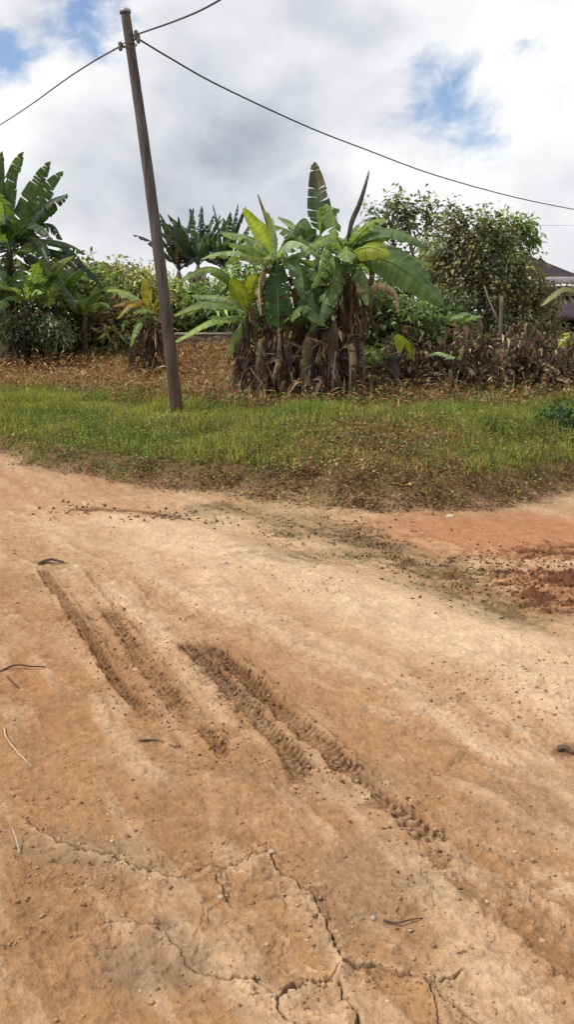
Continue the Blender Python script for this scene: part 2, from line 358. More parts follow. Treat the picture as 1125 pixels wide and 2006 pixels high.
for i_ in (-1, 0, 1):
    for j_ in (-1, 0, 1):
        cx = np.floor(vx_) + i_; cy = np.floor(vy_) + j_
        q_ = np.hypot(cx + _h(cx, cy, 3) / 4294967296. - vx_, cy + _h(cx, cy, 4) / 4294967296. - vy_)
        f2 = np.minimum(f2, np.maximum(f1, q_)); f1 = np.minimum(f1, q_)
vc = np.zeros(GX.shape); vc[vm] = (1 - sstep(.0, .05, f2 - f1)); vmask = np.clip(1.3 * fbm(GX * 1.2 + 4, GY * 1.2, 3, 97) + .9 * blob(330, 1790, .8, .4, 0, .3) + .5 * blob(850, 1850, .6, .35, 0, .3) - .12, 0, 1) * sstep(-.25, .2, med); vc = vc * vmask * (1 - sstep(3.0, 4.0, RR.ravel()))
z = z - .007 * vc; lay(DARK * 1.4, vc * .5)
fl_ = np.zeros(GX.shape); fl_[vm] = sstep(.05, .16, f2 - f1) * vmask[vm]; z = z + .004 * fl_
Z = Z + z * road * near + (.04 * med + .02 * fine) * (1 - road) * near
# verge and field earth
ec = np.broadcast_to(c3(.13, .085, .038), (len(GX), 3)).copy()
fld = sstep(3.4, 5.2, s_ + .8 * med)[:, None]
ec = ec * (1 - fld) + c3(.20, .115, .055) * fld; ec = ec * (1 + .5 * fine + .3 * med)[:, None]
ec = ec * (1 - sstep(60, 200, RR.ravel()))[:, None] + c3(.07, .09, .035) * sstep(60, 200, RR.ravel())[:, None]
rm = (1 - sstep(-.02, .22, s_ + .2 * fine))[:, None]
colr = np.clip(colr * (1 + .22 * fine + .22 * vfine)[:, None], .01, 1) * rm + np.clip(ec, .01, 1) * (1 - rm)
# redden the loose soil spilling on the verge foot
V = np.stack([GX, GY, Z], 1)
I = np.arange(nr * nt).reshape(nr, nt)
Fq = np.stack([I[:-1, :], np.roll(I[:-1, :], -1, 1), np.roll(I[1:, :], -1, 1), I[1:, :]], -1).reshape(-1, 4)[:, ::-1]
fs = s_[Fq].mean(1); back = GY[Fq].mean(1)
isroad = fs < .10
def sub(sel, name, mat, **kw):
    f = Fq[sel]; u, inv = np.unique(f, return_inverse=True); v = V[u]; c = colr[u]; fl = [inv.reshape(-1, 4)]
    if name == 'dirt_road':
        v = np.vstack([v, [0, 0, Z[:nt].mean()]]); c = np.vstack([c, TAN]); ci = len(v) - 1
        ring = np.searchsorted(u, I[0]); fl.append(np.stack([np.full(nt, ci), np.roll(ring, -1), ring], 1))
    me = mesh(name, v, fl, c); me.materials.append(mat); o = bpy.data.objects.new(name, me); COL.objects.link(o); return meta(o, kind='structure', **kw)
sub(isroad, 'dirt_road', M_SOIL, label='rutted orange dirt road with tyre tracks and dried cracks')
sub(~isroad, 'ground', M_EARTH, label='earth of the grassy verge and the dry field behind it')
# ================================================================== GRASS, WEEDS, DRY COVER (uncountable)
def rand_xy(n, x0, x1, y0, y1): return RNG.uniform(x0, x1, n), RNG.uniform(y0, y1, n)
def blades(mb, x, y, h, w, col, lean=.45, az=None):
    n = len(x); zz = H0(x, y) - .015
    a = RNG.uniform(0, 2 * math.pi, n) if az is None else az
    le = np.abs(RNG.normal(0, lean, n)); dx = np.cos(a) * le; dy = np.sin(a) * le
    sx = -np.sin(a) * w / 2; sy = np.cos(a) * w / 2
    t = RNG.uniform(0, 2 * math.pi, n); sx = np.cos(t) * w / 2; sy = np.sin(t) * w / 2
    B = np.stack([x, y, zz], 1); S = np.stack([sx, sy, 0 * sx], 1)
    Mi = B + np.stack([dx * h * .35, dy * h * .35, h * .6], 1); Ti = B + np.stack([dx * h, dy * h, h * np.clip(1 - .45 * le, .3, 1)], 1)
    VV = np.stack([B - S, B + S, Mi + S * .8, Mi - S * .8, Ti], 1).reshape(-1, 3); k = np.arange(n)[:, None] * 5
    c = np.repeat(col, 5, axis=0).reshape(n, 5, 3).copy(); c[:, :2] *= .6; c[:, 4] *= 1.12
    mb.add(VV, k + [3, 2, 4], k + [0, 1, 2, 3], c.reshape(-1, 3))
def jitter(c, n, v=.25): return np.asarray(c) * (1 + v * RNG.normal(size=(n, 1))).clip(.4, 1.8) * (1 + .08 * RNG.normal(size=(n, 3)))
DRYC = gp(690, 890); DRY2 = gp(900, 960); DRY3 = gp(760, 850)
def dryness(x, y):
    s = verge_s(x, y); n = fbm(x * 1.4, y * 1.4, 4, 44)
    d = np.exp(-((x - DRYC[0]) / 1.0) ** 2 - ((y - DRYC[1]) / .8) ** 2) * 1.0 + np.exp(-((x - DRY2[0]) / 1.3) ** 2 - ((y - DRY2[1]) / .5) ** 2) * .8 + .8 * np.exp(-((x - DRY3[0]) / .6) ** 2 - ((y - DRY3[1]) / 1.0) ** 2)
    return np.clip(d * .95 + .6 * n + .5 * (1 - sstep(.05, .45, s)) * sstep(-2.8, -.5, x), 0, 1)
GREEN = c3(.170, .225, .042); GREEN2 = c3(.30, .32, .07); DK = c3(.065, .105, .024); STRAW = c3(.38, .28, .12); RUST = c3(.17, .085, .04)
mb = MB()
x, y = rand_xy(330000, -9, 9, 5.5, 15.5)
s = verge_s(x, y); lim = 4.5 + 1.0 * fbm(x * .8, y * .8, 3, 50) + 1.0 * fbm(x * 3.5, y * 3.5, 3, 57) + .5 * sstep(-2.2, -4.5, x)
k = (s > -.02) & (s < lim) & (RNG.uniform(size=len(x)) < .35 + .65 * sstep(.15, .8, s)) & (np.abs(x) < y * .45 + 1)
x, y, s = x[k], y[k], s[k]; n = len(x); print('grass', n)
dr = dryness(x, y)[:, None]; g = sstep(-.3, .3, fbm(x * .9, y * .9, 3, 51))[:, None]
c = GREEN * (1 - g) + GREEN2 * g; hot = RNG.uniform(size=(n, 1)) < dr * .65 + .08
pick = RNG.uniform(size=(n, 1)) < .28
c = np.where(hot, np.where(pick, RUST, STRAW), c); c = c * (1 + .22 * RNG.normal(size=(n, 1))).clip(.45, 1.7)
tall = (.5 + .5 * sstep(-.2, .35, fbm(x * 1.1, y * 1.1, 3, 52)))
pb0 = gp(347, 812); h = RNG.uniform(.08, .27, n) * tall * (.3 + .7 * sstep(.1, .6, np.hypot((x - pb0[0]) * .8, y - pb0[1] + .5))) * (1 - .45 * dr[:, 0]) * (.55 + .45 * sstep(0, .7, s))
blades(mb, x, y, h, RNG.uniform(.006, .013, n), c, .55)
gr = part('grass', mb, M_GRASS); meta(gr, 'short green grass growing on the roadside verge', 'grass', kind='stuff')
# broad leaved weeds
mb = MB()
def weeds(mb, nclump, x0, x1, y0, y1, smin, smax, cols, size=(.02, .05), per=26, hh=.12, cond=None, ww=.5):
    x, y = rand_xy(nclump, x0, x1, y0, y1); s = verge_s(x, y); kk = (s > smin) & (s < smax)
    if cond is not None: kk &= cond(x, y)
    x, y = x[kk], y[kk]; n = len(x)
    if not n: return
    ci = RNG.integers(0, len(cols), n); cc = np.array(cols)[ci] * (1 + .2 * RNG.normal(size=(n, 1))).clip(.5, 1.6)
    x = np.repeat(x, per) + RNG.normal(0, .06, n * per); y = np.repeat(y, per) + RNG.normal(0, .06, n * per); cc = np.repeat(cc, per, axis=0) * (1 + .25 * RNG.normal(size=(n * per, 1))).clip(.4, 1.7)
    zz = H0(x, y) + np.abs(RNG.normal(0, hh * .5, n * per)); a = RNG.uniform(0, 2 * math.pi, n * per)
    D = np.stack([np.cos(a), np.sin(a), RNG.normal(.25, .35, n * per)], 1); N = np.stack([RNG.normal(0, .35, n * per), RNG.normal(0, .35, n * per), np.ones(n * per)], 1)
    L = size[0] + (size[1] - size[0]) * RNG.uniform(0, 1, n * per) ** 1.8; mb.leaves(np.stack([x, y, zz], 1), D, N, L, L * ww, cc)
weeds(mb, 9500, -7, 7, 5.5, 11.5, -.05, 2.2, [GREEN * .8, DK * 1.3, GREEN * .6, GREEN2 * .8, OLIVE], (.016, .055), 16, .17, lambda x, y: RNG.uniform(size=len(x)) > dryness(x, y) * .6)
weeds(mb, 2400, -6, 7, 9, 15, 3.0, 5.2, [GREEN * .8, DK, GREEN * .6, OLIVE], (.03, .07), 18, .24)
wd = part('weeds', mb, M_LEAF); meta(wd, 'small broad leaved green weeds spreading along the front of the verge', 'weeds', kind='stuff')
mb = MB()
weeds(mb, 2700, -2.2, 5, 5.5, 10, -.12, 2.2, [RUST * 1.3, STRAW * .9, STRAW * .6, c3(.14, .085, .06)], (.02, .055), 16, .1, lambda x, y: RNG.uniform(size=len(x)) < dryness(x, y) * 1.1)
weeds(mb, 2300, -6, 5, 5.5, 11, -.14, .36, [RUST, RUST * .6, c3(.09, .06, .035), c3(.13, .085, .07)], (.02, .05), 16, .08)
wd = part('withered_weeds', mb, M_DEAD); meta(wd, 'withered brown and straw coloured weeds on the middle of the verge', 'dead weeds', kind='stuff')
mb = MB()
bp = smooth_line([(420, 1000), (620, 1035), (800, 1090), (920, 1165)]); i_ = RNG.integers(0, len(bp), 9000); x = bp[i_, 0] + RNG.normal(0, .5, 9000); y = bp[i_, 1] + RNG.normal(0, .32, 9000)
k = (verge_s(x, y) < 0) & (fbm(x * 2.5, y * 5, 4, 71) > .06); x, y = x[k], y[k]; n = len(x)
blades(mb, x, y, RNG.uniform(.01, .035, n), RNG.uniform(.004, .01, n), np.array([OLIVE * .6, OLIVE, DARK, RUST, GREEN * .5])[RNG.integers(0, 5, n)], 1.2)
wd = part('sparse_grass', mb, M_DEAD); meta(wd, 'sparse trampled brown grass strip across the road below the verge', 'sparse grass', kind='stuff')
# dry orange brown cover of the field
mb = MB()
FC = [c3(.36, .21, .09), c3(.29, .14, .06), c3(.44, .32, .16), c3(.18, .085, .04), c3(.22, .20, .07)]
x, y = rand_xy(120000, -11, 11, 10, 25); s = verge_s(x, y); k = (s > 3.6 + .7 * fbm(x * .7, y * .7, 3, 55)) & (np.abs(x) < y * .42 + 1); x, y = x[k], y[k]; n = len(x); print('dry', n)
c = np.array(FC)[RNG.integers(0, 5, n)] * (1 + .3 * RNG.normal(size=(n, 1))).clip(.4, 1.7)
lump = sstep(-.15, .4, fbm(x * 1.3, y * 1.3, 3, 56)); c = c * (.65 + .5 * lump[:, None])
blades(mb, x, y, RNG.uniform(.06, .30, n) * (.35 + 1.2 * lump), RNG.uniform(.008, .018, n), c, .9)
weeds(mb, 6500, -9, 9, 10.5, 23, 3.6, 16, FC, (.05, .2), 14, .34, None, .13)
wd = part('dry_bracken', mb, M_DEAD); meta(wd, 'dry orange brown undergrowth covering the cleared field', 'dry undergrowth', kind='stuff')
# ================================================================== PLANTS
def catmull(P, n):
    P = np.asarray(P, float); Q = np.vstack([2 * P[0] - P[1], P, 2 * P[-1] - P[-2]]); m = len(P) - 1; out = []
    for t in np.linspace(0, m - 1e-6, n):
        i = int(t); u = t - i; a, b, c_, d = Q[i], Q[i+1], Q[i+2], Q[i+3]
        out.append(.5 * (2 * b + (c_ - a) * u + (2 * a - 5 * b + 4 * c_ - d) * u * u + (3 * b - a - 3 * c_ + d) * u ** 3))
    return np.array(out)
BG = c3(0.163, 0.231, 0.071); BY = c3(.31, .37, .05); BD = c3(0.092, 0.145, 0.059); BM = c3(0.241, 0.317, 0.106); BP = c3(.31, .37, .22); BB = c3(.21, .125, .07); BS = c3(.42, .32, .20)
def leaf_parts(parent, P, width, col, fold=.35, tear=.3, pet=.16, normal=None, name='leaf', mat=None, n=30, label=None, rib=None, torn_gap=None, tipw=.5, ribr=.016):
    """one banana leaf: blade (torn into lateral strips) with a midrib as its child"""
    torn_gap = (.14 if tear >= .4 else .0) if torn_gap is None else torn_gap
    C = catmull(P, n); T = np.gradient(C, axis=0); T /= np.linalg.norm(T, axis=1, keepdims=True)
    nh = np.array([0, 0, 1.0]) if normal is None else np.asarray(normal, float)
    S = np.cross(T, nh); ln = np.linalg.norm(S, axis=1, keepdims=True); S = np.where(ln > .05, S / (ln + 1e-9), np.cross(T, [0, -1, .1])); S /= np.linalg.norm(S, axis=1, keepdims=True)
    for i in range(1, n):
        if (S[i] * S[i-1]).sum() < 0: S[i] = -S[i]
    N = np.cross(S, T)
    tt = np.linspace(0, 1, n); q = np.clip((tt - pet) / (1 - pet), 0, 1)
    prof = width / 2 * np.clip(np.sin(np.pi * np.clip(q, 0, 1) ** .62), 0, 1) ** .55
    mbm = MB(); nu = 5; col = np.asarray(col)
    i0 = int(pet * (n - 1)); 
    for side in (-1, 1):
        i = i0
        while i < n - 1:
            k = random.choice((1, 1, 2, 3)) if random.random() < tear else random.choice((3, 4, 6)); j = min(n - 1, i + k)
            dr = fold + random.gauss(0, .08) + (random.uniform(-.15, .9) * tear if random.random() < tear else 0); sh = 1 - random.random() * .25 * tear; cj = col * random.uniform(.8, 1.2)
            if random.random() < .08 * tear and i > n * .5: cj = cj * .7 + BB * .35
            rows = []
            cl = []
            for u in np.linspace(0, 1, nu):
                for m in range(i, j + 1):
                    gap = 1 - torn_gap * u * (m in (i, j)) * (random.random() < .8)
                    mc = C[m] if gap == 1 else C[m] * gap + C[min(max((i + j) // 2, 0), n - 1)] * (1 - gap)
                    w = prof[m] * sh * u; an = dr * (.5 + .7 * u)
                    rows.append(mc + S[m] * side * w * math.cos(an) - N[m] * w * math.sin(an) + T[m] * w * .25 + N[m] * .015 * math.sin(m * 2.3 + u * 4 + side) * u * width)
                    cl.append(cj * ((1.3 - .3 * u) if u < .3 else (1.05 - .1 * u)) * (1 + .13 * (-1) ** m))
            w_ = j - i + 1; qd = [(a * w_ + b, a * w_ + b + 1, (a + 1) * w_ + b + 1, (a + 1) * w_ + b) for a in range(nu - 1) for b in range(w_ - 1)]
            mbm.add(rows, None, qd, np.array(cl)); i = j
    o = part(name, mbm, mat or M_BAN, parent)
    if label: o['label'] = label
    mr = MB(); rb = col * 1.5 + .04 if rib is None else np.asarray(rib); mr.tube(C + N * .006, np.linspace(ribr, .004, n), 5, rb); part('midrib', mr, mat or M_BAN, o)
    return o
def arc(start, az, el, L, arch, m=7):
    """points of a leaf axis leaving start, bending down by arch radians"""
    P = [np.array(start, float)]; a = R(az)
    for i in range(m):
        e = R(el) - arch * ((i + .5) / m) ** 1.3; P.append(P[-1] + L / m * np.array([math.sin(a) * math.cos(e), -math.cos(a) * math.cos(e), math.sin(e)]))
    return P
def stem_part(parent, base, top, r0, r1, dark=False, bend=.04):
    base = np.array(base, float); top = np.array(top, float); t = np.linspace(0, 1, 12)[:, None]
    P = base + (top - base) * t + np.sin(t * math.pi) * np.array([random.uniform(-bend, bend), random.uniform(-bend, bend), 0]); P[0, 2] -= .08
    c0 = c3(.05, .035, .03) if dark else c3(.085, .055, .045); c1 = c3(.06, .045, .035) if dark else c3(.115, .09, .05)  # dark variant: stem colour lowered to stand in for shade
    mbs = MB(); mbs.tube(P, mix(r0, r1, t[:, 0]) * (1 + .06 * np.sin(t[:, 0] * 23)) * (1 - .7 * sstep(.8, 1, t[:, 0])), 10, c0 * (1 - t ** 2) + c1 * t ** 2, .04); part('pseudostem', mbs, M_STEM, parent)
    return P
def dead_skirt(parent, P, n, lmin, lmax, r, z0=.3, cols=None, w=.16, front=False):
    cols = cols or [BB * .7, BB * .5, BS * .5, c3(.09, .06, .05), BS * .32, c3(.14, .085, .05), c3(.12, .09, .08)]
    for i in range(n):
        f = random.uniform(z0, 1.0); c0 = P[int(f * (len(P) - 1))]; az = random.uniform(0, 360) if not front else random.gauss(0, 70)
        a = R(az); out = np.array([math.sin(a), -math.cos(a), 0]); L = random.uniform(lmin, lmax); gz = Hs(c0[0], c0[1]); L = min(L, max(.3, c0[2] - gz - .02)); b = random.uniform(.06, .26)
        pts = [c0 + out * r * .7, c0 + out * (r + b) + np.array([0, 0, random.uniform(-.08, .14)]), c0 + out * (r + b * 1.15) - np.array([0, 0, L * .5]), c0 + out * (r + b * random.uniform(.5, 1.5)) - np.array([0, 0, L])]
        pts = [p + np.array([random.gauss(0, .03), random.gauss(0, .03), 0]) for p in pts]
        leaf_parts(parent, pts, w * random.uniform(.6, 1.4), random.choice(cols) * random.uniform(.7, 1.25), random.uniform(.3, 1.2), .9, .15, out, 'dead_leaf', M_DEAD, 14, None, None, .25, ribr=.010)
def banana(label, base, top, r0, r1, leaves=(), auto=0, autolen=(1.2, 1.9), dead=0, deadlen=(.5, 1.5), group=None, cols=None, el=(35, 80), wid=(.35, .5), name='banana_plant', cat='banana plant', z0=.35, azs=None, arch=(.5, 1.5), tear=.5, dark=False):
    t = thing(name, label, cat, base, group); P = stem_part(t, base, top, r0, r1, dark)
    for lf in leaves:
        leaf_parts(t, **lf)
    cols = cols or [BG, BM, BD]
    for i in range(auto):
        az = (i * 137.5 + random.uniform(-20, 20)) % 360 if azs is None else random.choice(azs) + random.gauss(0, 14); e = random.uniform(*el)
        leaf_parts(t, arc(P[-1] - np.array([0, 0, .02]), az, e, random.uniform(*autolen), random.uniform(*arch)), random.uniform(*wid), random.choice(cols) * random.uniform(.75, 1.25), random.uniform(.1, .5), tear, .16, None)
    if dead:
        m_ = MB(); nn = dead * 18; f = RNG.uniform(z0 * .6, 1, nn); c_ = P[(f * (len(P) - 1)).astype(int)]; a_ = RNG.uniform(0, 2 * math.pi, nn); rad_ = (r1 + .03 + np.abs(RNG.normal(0, .07, nn)))[:, None]
        o_ = np.stack([np.cos(a_), np.sin(a_), 0 * a_], 1); st = c_ + o_ * rad_; D_ = o_ * RNG.normal(.12, .30, (nn, 1)) + RNG.normal(0, .38, (nn, 3)) + [0, 0, -1]
        Ln = np.minimum(RNG.uniform(.08, .5, nn), np.maximum(.1, st[:, 2] - H0(st[:, 0], st[:, 1])))
        m_.leaves(st, D_, o_ + RNG.normal(0, .5, (nn, 3)), Ln, RNG.uniform(.012, .05, nn), np.array([BB * .7, BB * .4, BS * .35, BS * .95, BB * .55, c3(.06, .042, .04), c3(.10, .075, .07)])[RNG.integers(0, 7, nn)] * RNG.uniform(.55, 1.3, (nn, 1)), .5, .05)
        meta(part('hanging_fibre', m_, M_DEAD, t), kind='stuff')
        dead_skirt(t, P, dead, *deadlen, r=r1 + .02, z0=z0)
    return t
def L(pts, width, col, Y=0, **kw):
    """leaf through photo points, each (px, py, depth offset)"""
    return dict(P=[at(p[0], p[1], YC + (p[2] if len(p) > 2 else 0)) for p in pts], width=width, col=np.asarray(col), **kw)
# ---- the central clump
YC = 13.1
cl_g = None
def gb(px, Y): 
    x_ = at(px, 700, Y)[0]; return np.array([x_, Y, Hs(x_, Y)])
banana('tall banana plant in the middle of the clump with one torn leaf standing straight up', gb(612, YC + .1), at(622, 500, YC + .1), .13, .075, [
    L([(624, 500), (629, 450), (626, 400), (616, 316)], .36, c3(.085, .105, .07), fold=.1, tear=.4, normal=(.12, 1, 0), pet=.32, torn_gap=.16, label='torn leaf standing upright against the sky'),
    L([(624, 505), (632, 430, -.1), (640, 402, -.2), (652, 425, -.35), (660, 470, -.5)], .42, BG, fold=.5, tear=.4),
    L([(620, 505), (605, 440, -.2), (590, 432, -.4), (568, 465, -.6)], .45, BD * 1.3, fold=.6, tear=.4),
    L([(622, 510), (640, 480, -.3), (632, 500, -.55), (620, 550, -.7)], .28, BP * 1.2, fold=.7, tear=.7, torn_gap=.2, label='pale drooping leaf turned underside out'),
    L([(622, 510), (600, 470, .5), (570, 465, 1.0), (540, 500, 1.3)], .45, BG, fold=.5, tear=.5),
    L([(622, 510), (650, 470, .5), (690, 480, .9), (730, 540, 1.2)], .45, BM, fold=.5, tear=.5),
    L([(622, 515), (610, 555, -.4), (615, 600, -.6), (608, 650, -.65)], .50, BD * 1.2, fold=.5, tear=.4),
    L([(622, 512), (650, 500, -.45), (655, 540, -.65), (640, 600, -.75)], .45, BG * .9, fold=.4, tear=.4)],
    dead=9, deadlen=(.3, 1.3), auto=5, autolen=(.8, 1.3), el=(0, 65), wid=(.3, .42), tear=.8, cols=[BG, BM, BP])
YC = 12.9
banana('banana plant at the right of the clump with a rolled grey spear leaf leaning right', gb(668, YC), at(676, 500, YC), .14, .08, [
    L([(678, 510), (686, 440, -.05), (704, 395, -.1), (724, 334, -.12)], .115, c3(.075, .08, .07), fold=1.35, tear=.1, pet=.1, tipw=.9, label='rolled grey green spear leaf'),
    L([(680, 510), (705, 470, -.2), (740, 450, -.35), (790, 455, -.5), (838, 485, -.6)], .46, BD * 1.25, fold=.55, tear=.25, label='dark arching leaf to the right'),
    L([(680, 512), (700, 490, -.4), (730, 485, -.6), (765, 500, -.7)], .40, BY * .9, fold=.3, tear=.6, torn_gap=.1, normal=(0, -.9, .6), label='yellow green leaf'),
    L([(680, 515), (740, 505, -.1), (800, 535, -.2), (872, 600, -.3)], .52, BD * 1.35, fold=.25, tear=.3, normal=(-.4, -1, .5), label='long dark leaf drooping far to the right'),
    L([(680, 515), (720, 500, .5), (790, 500, .9), (850, 520, 1.1)], .42, BG, fold=.4, tear=.5),
    L([(680, 520), (700, 520, -.4), (716, 545, -.6), (722, 600, -.7)], .40, BG * .8, fold=.5, tear=.4),
    L([(674, 575), (705, 575, -.3), (745, 556, -.4), (775, 575, -.45), (782, 615, -.45)], .22, BS * .85, fold=1.1, tear=.9, torn_gap=.3, name='dead_leaf', mat=M_DEAD, label='bent straw coloured dead leaf'),
    L([(674, 570), (652, 560, -.3), (638, 580, -.5), (622, 640, -.6)], .44, BD * 1.4, fold=.4, tear=.4),
    L([(676, 512), (664, 470, -.2), (640, 462, -.5), (600, 490, -.8)], .36, BM, fold=.5, tear=.5)],
    dead=14, deadlen=(.3, 1.3), auto=7, autolen=(.7, 1.25), el=(-10, 70), wid=(.28, .4), tear=.8, cols=[BG, BM, BP])
YC = 13.0
banana('banana plant at the left of the clump with an upright yellow green leaf', gb(540, YC), at(540, 520, YC), .13, .075, [
    L([(540, 525), (528, 490), (508, 450), (476, 408)], .27, BY * 1.25, fold=.2, tear=.15, normal=(.3, 1, .2), label='bright yellow green young leaf standing up'),
    L([(541, 525), (532, 460), (520, 420), (505, 380)], .075, c3(.16, .15, .09), fold=1.3, tear=.1, pet=.1, label='thin rolled spear leaf'),
    L([(541, 525), (540, 470, -.1), (530, 430, -.1), (514, 412, -.1)], .16, BP, fold=.7, tear=.2, normal=(.4, 1, 0)),
    L([(540, 528), (515, 480, -.2), (480, 462, -.35), (432, 455, -.5)], .32, BP * .9, fold=.4, tear=.6, torn_gap=.15, label='pale torn leaf reaching left'),
    L([(542, 530), (560, 480, -.4), (590, 478, -.6), (632, 505, -.7)], .36, BP * 1.1, fold=.5, tear=.8, torn_gap=.25, label='pale tattered leaf over the middle'),
    L([(540, 528), (560, 470, .4), (575, 440, .6), (545, 425, .8)], .25, BG * .9, fold=.6, tear=.3),
    L([(540, 530), (520, 490, .5), (480, 480, .9), (440, 520, 1.2)], .42, BG, fold=.4, tear=.4),
    L([(538, 545), (520, 525, -.3), (508, 555, -.45), (512, 620, -.5)], .20, BS * .8, fold=1.1, tear=.9, torn_gap=.2, name='dead_leaf', mat=M_DEAD, label='folded tan dead leaf stalk'),
    L([(542, 535), (575, 500, -.3), (590, 530, -.5), (596, 590, -.6)], .40, BD * 1.3, fold=.4, tear=.5)],
    dead=10, deadlen=(.3, 1.2), auto=7, autolen=(.7, 1.2), el=(-10, 70), wid=(.25, .4), tear=.8, cols=[BG, BM, BP])
YC = 12.75
banana('short banana plant in front of the clump showing one broad dark leaf upright', gb(552, YC), at(547, 650, YC), .09, .055, [
    L([(547, 652), (546, 620, -.1), (544, 570, -.12), (545, 506, -.05)], (.44), c3(.06, .13, .05), fold=.22, tear=.4, pet=.12, normal=(0, 1, .2), rib=BP * 1.3, label='broad dark green leaf facing the road'),
    L([(547, 652), (570, 620, -.2), (600, 600, -.35), (640, 640, -.5)], .40, BG, fold=.4, tear=.4),
    L([(547, 652), (590, 610, -.1), (620, 570, -.15), (645, 585, -.2)], .46, c3(.055, .115, .035), fold=.3, tear=.35, normal=(0, -1, .6))],
    dead=9, deadlen=(.3, .9), z0=.25)
YC = 12.95
banana('small banana sucker at the left foot of the clump spreading leaves towards the pole', gb(490, YC), at(484, 610, YC), .08, .05, [
    L([(484, 612), (478, 590, -.1), (466, 565, -.2), (452, 546, -.25)], .30, BY, fold=.25, tear=.1, normal=(.2, 1, .3), label='yellow green young leaf'),
    L([(484, 610), (450, 545, -.1), (405, 524, -.2), (345, 552, -.3)], .32, BG * .95, fold=.5, tear=.2, label='dark leaf arching left'),
    L([(484, 614), (462, 592, -.2), (435, 582, -.3), (375, 580, -.4)], .24, BP * .9, fold=.6, tear=.5),
    L([(484, 616), (440, 596, .2), (390, 595, .3), (340, 618, .4)], .30, BG, fold=.5, tear=.3),
    L([(484, 622), (450, 622, -.25), (405, 632, -.4), (340, 672, -.5)], .27, BM * 1.2, fold=.45, tear=.3, label='lowest leaf slanting down left'),
    L([(484, 612), (494, 570, -.1), (500, 548, -.15), (512, 556, -.2)], .26, BY * .8, fold=.4, tear=.2, normal=(.2, 1, .3)),
    L([(484, 615), (470, 640, -.3), (455, 665, -.35), (450, 700, -.35)], .22, BM, fold=.6, tear=.4)],
    dead=6, deadlen=(.2, .5), z0=.5)
banana('stout leafless banana stump wrapped in dead fronds behind the clump', gb(585, YC + .7), at(586, 590, YC + .7), .15, .10, [], dead=10, deadlen=(.3, 1.1), z0=.4, dark=True)
banana('leaning brown banana stump in the middle front of the clump', gb(606, YC - .35), at(612, 660, YC - .4), .11, .08, [], dead=9, deadlen=(.25, .8), z0=.4)
banana('thick brown banana stump at the right front of the clump', gb(652, YC - .45), at(655, 628, YC - .45), .12, .085, [], dead=11, deadlen=(.3, 1.0), z0=.35)
banana('low brown banana stump at the left front of the clump', gb(512, YC - .3), at(510, 668, YC - .3), .10, .07, [], dead=8, deadlen=(.2, .7), z0=.4)
# ---- tall bananas at the far left
YC = 20.0
def Lr(pts, w, col, **kw): return L(pts, w, col, **kw)
G2 = c3(.06, .088, .042)
banana('tallest dark banana plant at the far left edge with leaves fanning above the bushes', gb(18, YC), at(18, 490, YC), .22, .14, [
    L([(18, 500), (22, 420), (30, 350), (46, 297)], .5, G2 * 1.2, fold=.5, tear=.5, normal=(.3, 1, 0), torn_gap=.1),
    L([(20, 500), (45, 430, -.1), (70, 375, -.2), (98, 316, -.3)], .55, G2, fold=.45, tear=.6, normal=(.3, 1, .3), torn_gap=.15),
    L([(20, 500), (55, 440, -.3), (90, 380, -.5), (124, 335, -.6)], .5, G2 * 1.15, fold=.5, tear=.6, normal=(.3, 1, .3), torn_gap=.15),
    L([(20, 505), (60, 430, -.4), (95, 395, -.6), (132, 380, -.8)], .55, G2 * .8, fold=.6, tear=.6, torn_gap=.1),
    L([(20, 510), (60, 450, -.3), (100, 440, -.5), (122, 470, -.6)], .5, G2, fold=.9, tear=.9, torn_gap=.4),
    L([(20, 510), (50, 480, -.8), (80, 490, -1.2), (100, 540, -1.4)], .5, BG * 1.1, fold=.5, tear=.6),
    L([(20, 505), (10, 440, -.6), (5, 400, -1), (-10, 370, -1.2)], .6, BG, fold=.4, tear=.4),
    L([(20, 505), (0, 430), (-20, 380), (-60, 340)], .6, G2, fold=.4, tear=.4),
    L([(18, 500), (8, 400, .1), (6, 340, .1), (4, 296, .1)], .4, G2, fold=.6, tear=.3, normal=(.3, 1, 0))],
    auto=19, autolen=(1.6, 2.7), el=(-15, 65), cols=[G2, G2 * 1.3, G2 * .8], dead=5, deadlen=(.8, 2), arch=(.9, 1.8), tear=.7, dark=True)
banana('dark banana plant beside the left edge of the photo, shorter and leaning left', gb(-40, YC + .6), at(-55, 500, YC + .6), .2, .13, [], auto=12, autolen=(1.8, 2.6), el=(25, 85), dead=3, deadlen=(.8, 1.8), arch=(.6, 1.5), cols=[G2, G2 * .8, BG], dark=True)
banana('mid green banana plant in front of the tall dark ones at the left', gb(48, YC - .8), at(52, 590, YC - .8), .14, .09, [], auto=14, autolen=(1.0, 1.8), el=(5, 75), dead=3, deadlen=(.5, 1.2), cols=[BG, BM, BG * .7], tear=.6, dark=True)
banana('small banana plant with bright drooping leaves among the left bushes', gb(112, 20.4), at(110, 590, 20.4), .1, .06, [], auto=12, autolen=(1.0, 1.6), el=(20, 85), dead=2, deadlen=(.4, .9), cols=[BM, BY * .7, BG], tear=.4)
banana('small banana plant with narrow yellowish leaves in the left bushes', gb(165, 20.0), at(165, 620, 20.0), .09, .06, [], auto=14, autolen=(.8, 1.5), el=(25, 85), dead=2, deadlen=(.3, .8), cols=[BM, BY * .6, BM * .8], wid=(.2, .35))
YC = 16.6
